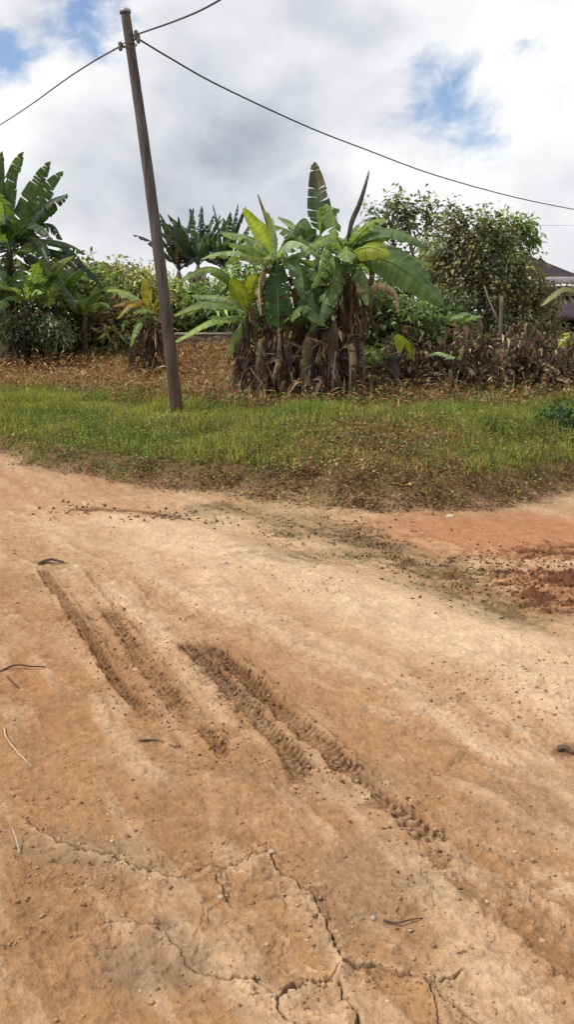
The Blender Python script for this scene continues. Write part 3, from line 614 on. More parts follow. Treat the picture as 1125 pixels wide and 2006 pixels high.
banana('yellowing banana plant with a withered brown trunk left of the pole', gb(300, YC), at(296, 618, YC), .13, .07, [
    L([(296, 620), (280, 590), (255, 595, -.2), (228, 625, -.3)], .3, c3(.30, .22, .03), fold=.4, tear=.5, label='yellow drooping leaf'),
    L([(296, 620), (290, 580, -.1), (288, 565, -.1), (284, 545, -.1)], .26, c3(.30, .25, .04), fold=.4, tear=.3, normal=(.3, 1, 0)),
    L([(296, 620), (270, 585, .1), (245, 592, .1), (220, 600, .1)], .2, c3(.26, .17, .05), fold=.7, tear=.5),
    L([(296, 620), (312, 580), (330, 570), (352, 590)], .26, c3(.2, .2, .04), fold=.4, tear=.4),
    L([(296, 622), (275, 625, -.2), (262, 650, -.3), (255, 680, -.3)], .26, BM, fold=.5, tear=.4)],
    auto=4, autolen=(.6, 1.0), dead=18, deadlen=(.25, .8), z0=.2, cols=[BM, c3(.22, .2, .04)])
# ---- dark upright bananas in the centre back
NB = c3(.055, .082, .055)
for px, top, Y, lab in ((388, 520, 25, 'dark banana plant with narrow upright leaves seen beyond the pole'), (440, 530, 25.6, 'dark banana plant half hidden behind the left of the clump'), (350, 530, 26.2, 'dark reddish banana plant just right of the pole, farthest back')):
    banana(lab, gb(px, Y), at(px, top, Y), .2, .14, [], auto=17, autolen=(1.3, 1.9), el=(35, 88), cols=[NB, NB * 1.3, NB * .8] if px != 350 else [c3(.05, .04, .03), NB], wid=(.22, .34), arch=(.1, .9), tear=.7, dead=6, deadlen=(.6, 1.2))
# ---- shrubs and trees
def crown_pts(c, rad, K, shell=.6):
    d = RNG.normal(size=(K, 3)); d /= np.linalg.norm(d, axis=1, keepdims=True); r = RNG.uniform(0, 1, (K, 1)) ** (1 / 3.0) * (1 - shell) + shell * RNG.uniform(.45, 1, (K, 1))
    return np.asarray(c) + d * r * np.asarray(rad)
def leaf_cloud(mb, cen, per, spread, size, cols, ww=.42, cvar=.3, mid=None, long=2.2):
    K = len(cen); cc = np.asarray(cols)[RNG.integers(0, len(cols), K)] * (1 + cvar * RNG.normal(size=(K, 1))).clip(.4, 1.9)
    mid = cen.mean(0) if mid is None else mid
    ax = cen - mid; ax /= np.linalg.norm(ax, axis=1, keepdims=True) + 1e-6; ax = ax + RNG.normal(0, .45, (K, 3)) + [0, 0, .45]; ax /= np.linalg.norm(ax, axis=1, keepdims=True) + 1e-6
    n = K * per; sp = RNG.uniform(.6, 1.25, (K, 1)) * spread
    u = RNG.uniform(-1, 1, (n, 1)); A = np.repeat(ax, per, axis=0); S_ = np.repeat(sp, per, axis=0)
    off = A * u * S_ * long + RNG.normal(size=(n, 3)) * S_ * .62 * (1.15 - .5 * u)
    C = np.repeat(cen, per, axis=0) + off; rad = off - A * (off * A).sum(1, keepdims=True)
    D = rad / (np.linalg.norm(rad, axis=1, keepdims=True) + 1e-6) + A * .6 + RNG.normal(0, .4, (n, 3)) + [0, 0, -.25]
    N = RNG.normal(0, .75, (n, 3)) + [-.45, -.4, .9]
    cl = np.repeat(cc, per, axis=0) * (1 + .25 * RNG.normal(size=(n, 1))).clip(.45, 1.8) * (1 + .18 * u)
    Ln = RNG.uniform(size[0], size[1], n); mb.leaves(C, D, N, Ln, Ln * ww, cl, .2, .25)
def woody(name, label, cat, base, crowns, stems, cols, K=90, per=45, spread=.18, size=(.07, .14), group=None, r0=.05, bark=c3(.12, .09, .06), ww=.42, cvar=.3):
    """crowns: list of (centre, radii, share); stems: number of main stems fanning into the crowns"""
    t = thing(name, label, cat, base, group); base = np.array(base)
    allc = []
    for c_, r_, sh in crowns: allc.append(crown_pts(c_, r_, max(4, int(K * sh))))
    cen = np.vstack(allc); g = H0(cen[:, 0], cen[:, 1]); cen[:, 2] = np.maximum(cen[:, 2], g + .1)
    tr = MB()
    tips = cen[RNG.choice(len(cen), min(len(cen), stems * 7), replace=False)]
    mains = []
    for i in range(stems):
        c_ = crowns[i % len(crowns)][0]; top = np.asarray(c_) + RNG.normal(size=3) * np.asarray(crowns[i % len(crowns)][1]) * [.35, .35, .3]
        b = base + np.array([RNG.normal(0, .12 * (stems > 1)), RNG.normal(0, .12 * (stems > 1)), -.05])
        P = catmull([b, mix(b, top, .35) + [RNG.normal(0, .1), RNG.normal(0, .1), .1], mix(b, top, .7) + RNG.normal(0, .08, 3), top], 12); mains.append(P); tr.tube(P, np.linspace(r0, r0 * .3, 12), 7, bark, .05)
    for tp in tips:
        P = mains[int(RNG.integers(len(mains)))]; j = int(np.argmin(np.linalg.norm(P - tp + [0, 0, .5], axis=1))); a = P[j]
        tr.tube(catmull([a, mix(a, tp, .5) + RNG.normal(0, .06, 3), tp], 6), np.linspace(r0 * .35, r0 * .1, 6), 5, bark)
    part('trunk' if stems == 1 else 'stem', tr, M_BARK, t)
    cr = MB(); leaf_cloud(cr, cen, per, spread, size, cols, ww, cvar=cvar); part('crown', cr, M_LEAF, t)
    return t
def ell(px, py, Y, rpx, rpy, ry=None):
    k = Y / FPX; return (at(px, py, Y), (rpx * k, ry or rpx * k, rpy * k))
OL = c3(.24, .25, .115); OLD = c3(.13, .15, .07); GRN = c3(.15, .23, .065); YG = c3(.26, .28, .07); LIME = c3(.17, .33, .06)
# feathery tree behind the clump
Y = 19.5
woody('feathery_tree', 'thin leafed tree showing above the right side of the banana clump', 'tree', gb(790, Y), [ell(*e[:2], Y, e[2], e[3]) + (e[4],) for e in [(738, 432, 17, 30, .13), (772, 405, 20, 24, .15), (800, 435, 24, 26, .16), (832, 405, 12, 16, .08), (845, 450, 14, 36, .13), (765, 480, 50, 22, .16), (780, 560, 70, 50, .4), (730, 600, 50, 60, .2)]], 4, [GRN * .9, OL, c3(.09, .13, .05), OLD], 70, 26, .13, (.09, .19), r0=.06)
Y = 17.6
woody('olive_tree', 'big olive green tree with fine leaves at the right in front of the house roof', 'tree', gb(975, Y), [ell(*e[:2], Y, e[2], e[3]) + (e[4],) for e in [(886, 432, 9, 20, .06), (908, 440, 13, 22, .08), (880, 480, 22, 26, .12), (915, 490, 24, 28, .12), (948, 446, 14, 18, .07), (955, 480, 24, 26, .12), (862, 530, 26, 34, .14), (990, 470, 20, 26, .1), (1000, 515, 30, 28, .15), (915, 550, 50, 40, .24), (975, 560, 44, 40, .22), (1025, 555, 26, 30, .13), (1040, 600, 38, 40, .2), (890, 615, 70, 50, .28), (985, 645, 75, 44, .32), (1065, 650, 30, 32, .12)]], 5, [OL, OLD, c3(.14, .15, .08), c3(.17, .145, .065), OLD * 1.2], 165, 30, .12, (.06, .15), r0=.055, cvar=.55)
woody('bright_tree', 'light green leafy treetop rising above the olive tree at the right', 'tree', gb(1000, Y + 1.2), [ell(*e[:2], Y + 1.2, e[2], e[3]) + (e[4],) for e in [(1000, 445, 24, 16, .35), (1026, 452, 14, 14, .2), (960, 440, 20, 14, .2), (1046, 470, 9, 6, .08), (1020, 478, 12, 6, .08)]], 2, [LIME * .8, GRN, GRN * .8, OL], 50, 26, .12, (.08, .16), r0=.05)
woody('feathery_tree', 'airy light green tree filling the space between the clump and the olive tree', 'tree', gb(845, 18.6), [ell(848, 500, 18.6, 22, 26) + (.25,), ell(825, 540, 18.6, 34, 30) + (.35,), ell(868, 570, 18.6, 34, 36) + (.4,)], 3, [OL, GRN, OL * .8, c3(.2, .22, .12)], 66, 26, .12, (.07, .16), r0=.04)
woody('feathery_tree', 'airy olive tree at the right edge partly covering the house roof', 'tree', gb(1062, 18.9), [ell(1040, 545, 18.9, 30, 26) + (.35,), ell(1068, 590, 18.9, 28, 30) + (.3,), ell(1030, 590, 18.9, 30, 30) + (.3,)], 3, [OL, OL * .75, c3(.19, .17, .085)], 56, 26, .12, (.06, .15), r0=.035)
for px, py, Y, rx, rz, lab in ((768, 678, 15.0, 14, 18, 'small green shoot bush just left of the grey stump'), (925, 690, 14.9, 18, 16, 'small green shoot bush among the dead shrubs below the pale young stems'), (1000, 690, 14.9, 16, 14, 'small green shoot bush among the dead shrubs under the olive tree'), (1085, 695, 14.7, 18, 16, 'small green shoot bush among the dead shrubs near the right edge')):
    woody('green_shoots', lab, 'bush', gb(px, Y), [ell(px, py, Y, rx, rz) + (1,)], 4, [GRN, YG * .8, OL, c3(.17, .12, .07)], 13, 20, .07, (.05, .14), r0=.012, ww=.3)
woody('low_bush', 'lower olive bush at the right in front of the house wall', 'bush', gb(1060, 18.4), [ell(1050, 625, 18.4, 40, 40) + (.6,), ell(1080, 660, 18.4, 34, 26) + (.3,)], 4, [OL, OLD, c3(.11, .09, .04)], 70, 40, .14, (.06, .12), r0=.03)
# green growth between clump and olive tree
woody('leafy_bush', 'bush of mixed pale and dark leaves directly right of the clump stems', 'bush', gb(745, 15.5), [ell(735, 640, 15.5, 50, 60) + (.7,), ell(800, 640, 15.5, 50, 45) + (.4,)], 5, [GRN * .8, OLD, c3(.12, .13, .06), BG], 110, 36, .13, (.08, .17), r0=.03)
woody('leafy_bush', 'low light green bush at the right foot of the clump', 'bush', gb(715, 14.0), [ell(715, 715, 14.0, 30, 30) + (1,)], 4, [YG * .8, GRN, c3(.13, .14, .05)], 40, 36, .1, (.06, .15), r0=.02)
woody('leafy_bush', 'dark bush behind the pale young stems under the olive tree', 'bush', gb(860, 16.6), [ell(860, 640, 16.6, 60, 50) + (1,)], 5, [OLD, GRN * .6, OLD * .8], 80, 36, .14, (.08, .16), r0=.03)
# left bushes
for px, py, Y, rx, rz, cols, lab in (
    (140, 545, 22.0, 45, 45, [OL, YG * .8, OL * .7, c3(.17, .14, .07)], 'tall yellowish green bush right of the left bananas'),
    (215, 570, 22.2, 50, 42, [YG * .7, OL, GRN * .8, c3(.16, .15, .06)], 'pale olive bush in the middle of the left hedge'),
    (275, 590, 21.4, 40, 45, [OL, YG * .7, OL * .7], 'green bush just left of the pole'),
    (340, 600, 22.5, 35, 45, [OL, YG * .8, GRN], 'light green bush behind the pole'),
    (70, 620, 21.3, 50, 50, [GRN * .6, BG, OLD], 'dark green bush under the left bananas'),
    (175, 640, 21.0, 50, 36, [OLD, GRN * .6, c3(.10, .085, .05)], 'dark low bush at the foot of the left hedge'),
    (235, 640, 20.6, 45, 34, [OLD, GRN * .7, BB * .7], 'brownish low bush left of the yellowing banana plant'),
    (420, 590, 22.0, 60, 34, [OLD, GRN * .6, BG], 'dark bush between the pole and the clump'),
    (30, 650, 18.7, 34, 22, [GRN * .5, OLD * .8, OLD], 'small dark bush in front of the tall left banana stems'),
    (100, 655, 18.9, 34, 20, [GRN * .7, BP * .6, OLD], 'low bush with pale leaves near the foot of the left bananas'),
    (-40, 620, 22.5, 70, 60, [GRN * .6, BG, OLD], 'dark bush cut off by the left edge'),
    (495, 560, 21.5, 45, 60, [OLD, GRN * .6, BG], 'dark leafy bush filling the gap behind the left of the clump'),
    (640, 590, 20.5, 80, 70, [OLD, GRN * .6, BG, OL], 'dark leafy bush filling the gap behind the middle of the clump')):
    cols = [c_ * (1.45 if 'small dark bush' not in lab and 'low bush with' not in lab else .75) for c_ in cols]
    woody('hedge_bush', lab, 'bush', gb(px, Y), [ell(px, py, Y, rx, rz) + (.7,), ell(px + random.uniform(-20, 20), py + rz * .6, Y - .2, rx * .9, rz * .7) + (.4,)], 5, cols, 62, 32, .17, (.10, .28), r0=.04, ww=.32, cvar=.55) if rx != 34 else woody('hedge_bush', lab, 'bush', gb(px, Y), [ell(px, py, Y, rx, rz) + (1,)], 5, cols, 60, 40, .12, (.05, .14), r0=.03, ww=.36, cvar=.5)
woody('distant_tree', 'hazy low tree far behind the left bushes', 'tree', gb(255, 34), [ell(235, 560, 34, 40, 28) + (.5,), ell(285, 565, 34, 40, 28) + (.5,)], 2, [c3(.14, .16, .08), c3(.12, .13, .06)], 90, 34, .25, (.12, .24), r0=.08)
woody('distant_tree', 'far tree beyond the house at the right edge', 'tree', gb(1180, 40), [ell(1190, 560, 40, 60, 50) + (1,)], 2, [OLD, GRN * .7], 90, 30, .3, (.15, .3), r0=.1)
woody('dark_bush', 'low dark green bush on the verge at the right edge', 'bush', gp(1115, 853), [(gp(1115, 853) + np.array([.12, .1, .13]), (.42, .3, .15), 1)], 5, [c3(.03, .085, .02), c3(.02, .05, .015), c3(.05, .11, .02)], 60, 36, .06, (.03, .07), r0=.012)
# ---- right hand dead brush and its debris
def brush(label, px, Y, w, h, n, cols, group=None):
    b = gb(px, Y); t = thing('dead_shrub', label, 'dead shrub', b, group); mbt = MB(); mbl = MB()
    for i in range(n):
        a = RNG.uniform(0, 2 * math.pi); o = np.array([RNG.normal(0, w * .4), RNG.normal(0, .2), 0]); p0 = b + o * .6; p0[2] = Hs(p0[0], p0[1]) - .03; hh = h * RNG.uniform(.3, 1.15)
        tip = p0 + np.array([RNG.normal(0, w * .3), RNG.normal(0, .25), hh]); P = catmull([p0, mix(p0, tip, .5) + RNG.normal(0, .06, 3), tip], 7); mbt.tube(P, np.linspace(.014, .004, 7), 5, c3(.10, .06, .045) * RNG.uniform(.6, 1.5))
        m = 22; q = P[RNG.integers(1, 7, m)] + RNG.normal(0, .05, (m, 3)); D = RNG.normal(0, .8, (m, 3)) + [0, 0, -.45]; N = RNG.normal(0, 1, (m, 3)); Ln = RNG.uniform(.03, .22, m) ** 1.0
        mbl.leaves(q, D, N, Ln, Ln * RNG.uniform(.15, .5, m), np.array(cols)[RNG.integers(0, len(cols), m)] * RNG.uniform(.35, 1.5, (m, 1)), .4, .3)
    meta(part('twig', mbt, M_BARK, t), kind='stuff'); meta(part('withered_leaf', mbl, M_DEAD, t), kind='stuff'); return t
BR = [c3(.15, .09, .06), c3(.11, .065, .045), c3(.18, .115, .07), c3(.06, .042, .035), c3(.42, .33, .22), c3(.17, .17, .07), c3(.15, .10, .075)]
for px, Y, w, h, n, lab in ((735, 13.6, .5, .45, 26, 'straw and brown dead shrub close to the right foot of the clump'), (800, 14.6, .6, .85, 34, 'brown dead shrub behind the dark stump'), (860, 14.2, .6, .75, 34, 'dense brown dead shrub right of the stump'), (915, 14.6, .6, .95, 36, 'tall brown dead shrub below the pale young stems'), (965, 14.0, .6, .8, 34, 'reddish brown dead shrub under the olive tree'), (1015, 14.5, .6, 1.0, 36, 'tangled dead shrub under the right side of the olive tree'), (1065, 14.0, .55, .85, 32, 'brown dead shrub second from the right edge'), (1115, 14.4, .55, .85, 32, 'brown dead shrub cut by the right edge')):
    brush(lab, px, Y, w, h, n, BR)
YC = 14.0
def fallen(label, pts, w, col, **kw):
    P = [at(p[0], p[1], YC + (p[2] if len(p) > 2 else 0)) for p in pts]; t = thing('fallen_frond', label, 'dead leaf', P[0]); leaf_parts(t, P, w, col, pet=.1, name='blade', mat=kw.pop('mat', M_DEAD), **kw)
fallen('pale bent frond hanging over the dead shrubs beside the clump', [(700, 775), (725, 735), (745, 728), (762, 765)], .22, BS, fold=.8, tear=.9, torn_gap=.3)
fallen('whitish curled dead leaf hanging in the dead shrubs near the right edge', [(1060, 735), (1082, 722), (1098, 735), (1088, 765)], .24, BS * 1.25, fold=.5, tear=.5)
fallen('straw coloured frond drooping low in front of the dead shrubs', [(815, 790, -.3), (845, 765, -.3), (862, 768, -.3), (880, 795, -.3)], .16, BS * 1.0, fold=.9, tear=.9, torn_gap=.3)
fallen('small tan dead leaf low down between the dead shrubs on the right', [(1030, 780, -.2), (1045, 765, -.2), (1055, 775, -.2), (1060, 800, -.2)], .16, BS * .9, fold=.6, tear=.6)
fallen('pale green cut leaf lying flat over the dead shrubs below the young stems', [(835, 700), (858, 692), (880, 697), (905, 706)], .17, BP * 1.3, fold=.4, tear=.3, mat=M_BAN)
fallen('yellow green leaf leaning out of the bushes above the stump', [(812, 706), (802, 690), (788, 672), (776, 655)], .26, BY * 1.1, fold=.25, tear=.1, normal=(.3, 1, .3), mat=M_BAN)
fallen('yellow green leaf reaching in from the right edge near the house', [(1150, 690, 1), (1130, 665, 1), (1112, 662, 1), (1096, 678, 1)], .26, BY * 1.1, fold=.25, tear=.1, normal=(.1, -1, .6), mat=M_BAN)
fallen('dark drooping leaf at the right edge under the house roof', [(1150, 580, 2), (1110, 565, 2), (1080, 580, 2), (1060, 600, 2)], .26, OL, fold=.35, tear=.2, mat=M_BAN)
# young pale stems
def young(label, px, p0, p1, Y):
    b = at(px, p0, Y); b[2] = Hs(b[0], b[1]); t = thing('young_banana', label, 'young banana', b, None); mbs = MB(); tp = at(px + 2, p1, Y); PP = catmull([b, mix(b, tp, .5), tp], 8); mbs.tube(PP, np.linspace(.07, .05, 8), 9, c3(.16, .19, .07), .03); part('pseudostem', mbs, M_STEM, t)
    for i in range(4): leaf_parts(t, arc(tp, i * 95 + px, 55, .55, 1.3), .2, BM * random.uniform(.6, 1), .4, .4, .2)
young('pale green young banana stem, left of the two under the olive tree', 868, 690, 640, 15.6)
young('pale green young banana stem, right of the two under the olive tree', 893, 690, 645, 15.6)
# stump
b = gb(772, 13.8); t = thing('tree_stump', 'thick dark grey broken tree stump among the dead shrubs', 'stump', b); mbs = MB()
P = catmull([b - [0, 0, .05], at(770, 750, 13.8), at(771, 715, 13.8), at(773, 698, 13.8)], 10); mbs.tube(P, np.linspace(.13, .085, 10), 11, c3(.075, .065, .06), .08); part('trunk', mbs, M_BARK, t)
mbs = MB(); mbs.tube(catmull([at(771, 715, 13.8), at(783, 703, 13.7), at(790, 696, 13.65)], 6), np.linspace(.05, .025, 6), 7, c3(.09, .075, .065), .08); part('branch_stub', mbs, M_BARK, t)
b = gb(985, 15.2); t = thing('slender_trunk', 'slender grey bare trunk standing in the dead shrubs under the olive tree', 'tree trunk', b); mbs = MB(); mbs.tube(catmull([b - [0, 0, .05], at(984, 700, 15.2), at(982, 640, 15.2), at(984, 580, 15.3)], 12), np.linspace(.05, .03, 12), 7, c3(.13, .10, .08), .05); part('trunk', mbs, M_BARK, t)
mbs = MB(); mbs.tube(catmull([at(982, 640, 15.2), at(960, 590, 15.4), at(950, 560, 15.6)], 6), np.linspace(.025, .012, 6), 6, c3(.13, .10, .08), .05); part('branch', mbs, M_BARK, t)
# ================================================================== BUILDINGS
# low building between the pole and the clump
Yb = 25.0
x0 = at(335, 600, Yb)[0]; x1 = at(500, 600, Yb)[0]; zb = Hs(0, Yb) - .1; zt = at(400, 612, Yb)[2]
t = thing('low_building', 'low grey cement building with a dark roof edge seen between pole and clump', 'building', ((x0 + x1) / 2, Yb, zb))
m = MB(); m.box(x0, x1, Yb, Yb + 3.5, zb, zt, c3(.26, .22, .19)); part('wall', m, M_WALL, t, smooth=False)
m = MB(); ov = .35
m.add([(x0 - ov, Yb - ov, zt + .01), (x1 + ov, Yb - ov, zt + .01), (x1 + ov, Yb + 1.75, zt + .55), (x0 - ov, Yb + 1.75, zt + .55), (x0 - ov, Yb + 3.9, zt + .01), (x1 + ov, Yb + 3.9, zt + .01),
       (x0 - ov, Yb - ov, zt + .09), (x1 + ov, Yb - ov, zt + .09), (x1 + ov, Yb + 1.75, zt + .63), (x0 - ov, Yb + 1.75, zt + .63), (x0 - ov, Yb + 3.9, zt + .09), (x1 + ov, Yb + 3.9, zt + .09)], [], [(6, 7, 8, 9), (9, 8, 11, 10), (0, 3, 2, 1), (3, 4, 5, 2), (0, 1, 7, 6), (5, 4, 10, 11), (0, 6, 9, 3), (3, 9, 10, 4), (1, 2, 8, 7), (2, 5, 11, 8)], c3(.05, .038, .035)); part('roof', m, M_ROOF, t, smooth=False)
wx = at(395, 640, Yb)[0]; m = MB(); m.box(wx - .45, wx + .45, Yb - .04, Yb - .003, zb + 1.1, zt - .12, c3(.05, .045, .04)); wn = part('window', m, M_WALL, t, smooth=False)
m = MB(); m.box(wx - .38, wx + .38, Yb - .055, Yb - .042, zb + 1.17, zt - .19, c3(.02, .022, .025)); part('pane', m, M_GLASS, wn, smooth=False)
# grey boundary wall in front of it
Yw = 20.6; x0 = at(345, 670, Yw)[0]; x1 = at(478, 670, Yw)[0]; zt = at(400, 656, Yw)[2]; zb = Hs(-1.5, Yw) - .1
t = thing('block_wall', 'low weathered grey block wall between the pole and the clump', 'wall', ((x0 + x1) / 2, Yw, zb))
m = MB(); nb = 9
for r_ in range(3):
    for i in range(nb):
        off = .5 * (r_ % 2); a = x0 + (x1 - x0) * max(0, i - off) / nb; e = x0 + (x1 - x0) * min(nb, i + 1 - off + (r_ % 2 and i == nb - 1) * .5) / nb
        hz = (zt - zb) / 3; m.box(a + .006, e - .006, Yw + random.uniform(-.006, .006), Yw + .16, zb + hz * r_ + .004, zb + hz * (r_ + 1) - .006, c3(.25, .20, .165) * random.uniform(.85, 1.12))
m.box(x0 + .01, x1 - .01, Yw + .02, Yw + .14, zb, zt - .02, c3(.17, .145, .12)); part('masonry', m, M_WALL, t, smooth=False)
m = MB(); m.box(x0 - .02, x1 + .02, Yw - .03, Yw + .19, zt - .004, zt + .05, c3(.28, .24, .2)); part('coping', m, M_WALL, t, smooth=False)
# house at the right
Yh = 25.0
def hx(px): return at(px, 600, Yh)[0]
t = thing('house', 'house at the right edge with dark grey hipped roof and pale wall', 'house', (hx(1180), Yh, Hs(8, Yh) - .1))
zb = Hs(8, Yh) - .1; xw0, xw1 = hx(1075), hx(1075) + 9; ze = at(1100, 560, Yh)[2]
m = MB(); m.box(xw0, xw1, Yh, Yh + 8, zb, ze, c3(.42, .40, .36)); part('wall', m, M_WALL, t, smooth=False)
def slab_roof(corners, ridge, th, col):
    """hip roof: 4 eave corners (x0,x1,y0,y1,z) and ridge (xa,xb,y,z)"""
    a0, a1, b0, b1, z_ = corners; ra, rb, ry, rz = ridge; m = MB()
    m.add([(a0, b0, z_ + th), (a1, b0, z_ + th), (a1, b1, z_ + th), (a0, b1, z_ + th), (ra, ry, rz), (rb, ry, rz)], [(0, 4, 3), (1, 2, 5)], [(0, 1, 5, 4), (2, 3, 4, 5)], col)
    m.add([(a0, b0, z_), (a1, b0, z_), (a1, b1, z_), (a0, b1, z_), (a0, b0, z_ + th), (a1, b0, z_ + th), (a1, b1, z_ + th), (a0, b1, z_ + th)], [], [(3, 2, 1, 0)], col * .6); return m
xe0 = hx(1000); zE = at(1100, 553, Yh)[2] ; zR = at(1010, 478, Yh + 3)[2]
# big roof: ridge falls behind the olive tree, hip end slopes down to the right
part('roof', slab_roof((hx(860), hx(1122), Yh - .8, Yh + 8, zE), (hx(960), hx(1005), Yh + 3.6, zR + .2), .1, c3(.035, .031, .033)), M_ROOF, t, smooth=False)
m = MB(); m.box(hx(860), hx(1122), Yh - .84, Yh - .803, zE - .07, zE + .11, c3(.42, .42, .42)); part('fascia', m, M_WALL, t, smooth=False)
Yv = Yh - 3.0
def vx(px): return at(px, 600, Yv)[0]
zv0 = at(1100, 628, Yv)[2]; zv1 = at(1100, 588, Yh - .4)[2]
m = MB(); xa, xb = vx(1068), vx(1068) + 8; m.add([(xa, Yv, zv0), (xb, Yv, zv0), (xb, Yh - .01, zv1), (xa + .5, Yh - .01, zv1), (xa, Yv, zv0 + .12), (xb, Yv, zv0 + .12), (xb, Yh - .01, zv1 + .12), (xa + .5, Yh - .01, zv1 + .12)], [], [(3, 2, 1, 0), (4, 5, 6, 7), (0, 1, 5, 4), (1, 2, 6, 5), (2, 3, 7, 6), (3, 0, 4, 7)], c3(.055, .043, .050)); part('porch_roof', m, M_ROOF, t, smooth=False)
for i in range(3):
    m = MB(); xc = vx(1085) + i * 2.4; m.box(xc - .06, xc + .06, Yv + .12, Yv + .24, zb, zv0 - .003, c3(.3, .3, .28)); part('porch_post', m, M_WALL, t, smooth=False)
for i in range(2):
    xc = hx(1098) + i * 2.6; zc = at(1100, 640, Yh)[2]; m = MB(); m.box(xc - .5, xc + .5, Yh - .05, Yh - .003, zc - .5, zc + .45, c3(.5, .5, .48)); wn = part('window', m, M_WALL, t, smooth=False); m = MB(); m.box(xc - .42, xc + .42, Yh - .062, Yh - .052, zc - .42, zc + .37, c3(.03, .035, .04)); part('pane', m, M_GLASS, wn, smooth=False)
# ================================================================== POLE AND CABLES
pb = gp(347, 812); Yp = pb[1]; ptop = at(245, 24, Yp + .1)
t = thing('utility_pole', 'weathered wooden utility pole leaning left on the grassy verge', 'pole', pb)
m = MB(); tt_ = np.linspace(0, 1, 40)[:, None]; P = pb + (ptop - pb) * tt_ + np.sin(tt_ * math.pi) * np.array([.03, 0, 0]); P[0] -= (ptop - pb) * .03
g = c3(.080, .072, .070); br = c3(.085, .055, .042); k_ = sstep(.05, .45, tt_); m.tube(P, np.linspace(.082, .055, 40), 14, br * (1 - k_) + g * k_, .02); part('shaft', m, M_POLE, t)
def ploc(f): return pb + (ptop - pb) * f
m = MB(); c_ = ploc(.998); m.tube([c_, c_ + (ptop - pb) * .006, c_ + (ptop - pb) * .010], [.068, .068, .045], 14, c3(.3, .3, .3)); part('top_cap', m, M_METAL, t)
for i, (f, dx) in enumerate(((.935, .085), (.918, -.08), (.945, .07))):
    m = MB(); c_ = ploc(f); s0 = math.copysign(1, dx); m.tube([c_ + [s0 * .05, -.02, 0], c_ + [dx * 1.25, -.02, .01]], .011, 6, c3(.12, .1, .09)); br_ = part('cable_bracket', m, M_METAL, t)
    m = MB(); q = c_ + [dx * 1.35, -.02, .012]; m.tube([q + [0, 0, -.05], q + [0, 0, -.02], q + [0, 0, 0], q + [0, 0, .03], q + [0, 0, .05]], [.016, .028, .02, .028, .014], 9, c3(.14, .12, .11)); part('insulator', m, M_STONE, br_)
m = MB(); a = np.linspace(0, 2 * math.pi, 14); c_ = ploc(.925); m.tube(np.stack([c_[0] + .085 * np.cos(a), c_[1] + .085 * np.sin(a), c_[2] + 0 * a], 1), .007, 5, c3(.06, .06, .06)); part('strap', m, M_METAL, t)
def cable(label, pts, r=.012):
    P = catmull(pts, 60); m = MB(); m.tube(P, r, 6, c3(.022, .022, .024)); o = part('overhead_cable', m, M_WIRE, None, pts[0]); meta(o, label, 'cable')
q3 = ploc(.945) + [.10, -.02, .012]; q1 = ploc(.918) + [-.108, -.02, .012]; q2 = ploc(.935) + [.115, -.02, .012]
cable('black overhead cable running from the pole down to the left edge', [q1, at(180, 122, Yp + 2.2), at(125, 158, Yp + 4.4), at(60, 205, Yp + 7), at(0, 244, Yp + 10), at(-80, 290, Yp + 14)], .010)
cable('short black overhead cable running from the pole up out of the top of the photo', [q3, at(330, 46, Yp - 1.0), at(385, 24, Yp - 2.0), at(432, -1, Yp - 2.9), at(500, -45, Yp - 4.2)], .009)
cable('long black overhead cable sagging from the pole to the right edge', [q2, at(330, 112, Yp + .9), at(430, 168, Yp + 2.0), at(600, 247, Yp + 4.0), at(720, 294, Yp + 5.8), at(850, 342, Yp + 7.8), at(1000, 384, Yp + 10), at(1125, 410, Yp + 12), at(1260, 432, Yp + 14.5)], .011)
cable('faint thin distant cable level with the treetops at the right edge', [at(1035, 441, 27), at(1080, 442, 27.3), at(1125, 441, 27.6), at(1250, 436, 28.5)], .004)
# ================================================================== SMALL THINGS ON THE ROAD
def rz(x, y):
    i = np.argmin(np.abs(rr - math.hypot(x, y))); j = np.argmin(np.abs(th - math.degrees(math.atan2(x, y)))); return Z[i * nt + j]
def rp(px, py, dz=0): 
    f_ = flat(px, py, .0); z0 = rz(f_[0], f_[1]); f_ = flat(px, py, z0); return np.array([f_[0], f_[1], rz(f_[0], f_[1]) + dz])
def twig(label, pix, r, col, name='twig', cat='twig'):
    P = catmull([rp(px, py, r * .6 + l_) for px, py, l_ in pix], 14); m = MB(); m.tube(P, np.linspace(r, r * .5, 14), 6, col, .1); o = part(name, m, M_BARK, None, P[0]); return meta(o, label, cat)
DKT = c3(.085, .055, .04)
twig('dark forked twig lying on the road near the left edge', [(0, 1316, 0), (30, 1310, .012), (60, 1312, .015), (86, 1306, .0)], .005, DKT)
twig('short dark twig below the forked twig at the left edge', [(14, 1325, 0), (24, 1338, .005), (38, 1352, 0)], .005, DKT)
twig('thin curved black twig lying on the road at the lower right', [(752, 1806, 0), (778, 1812, .006), (805, 1808, .008), (828, 1798, 0)], .003, DKT)
twig('pale dry straw standing out of the road at the left edge', [(38, 1672, 0), (30, 1650, .02), (24, 1640, .03)], .0025, c3(.5, .42, .3), 'straw', 'straw')
twig('thin pale straw bent on the road at the left edge', [(8, 1425, .0), (12, 1450, .01), (35, 1480, .012), (65, 1506, 0)], .003, c3(.45, .34, .22), 'straw', 'straw')
twig('small dark twig across the left tyre track', [(272, 1452, 0), (310, 1454, .006), (345, 1466, 0)], .004, DKT * 1.5)
twig('dark stick lying at the top of the left tyre track', [(75, 1106, 0), (98, 1102, .01), (124, 1103, 0)], .012, DKT * 1.4)
twig('broken dark clod of twigs at the right edge of the road', [(1095, 1470, 0), (1110, 1474, .012), (1124, 1480, 0)], .012, DKT)
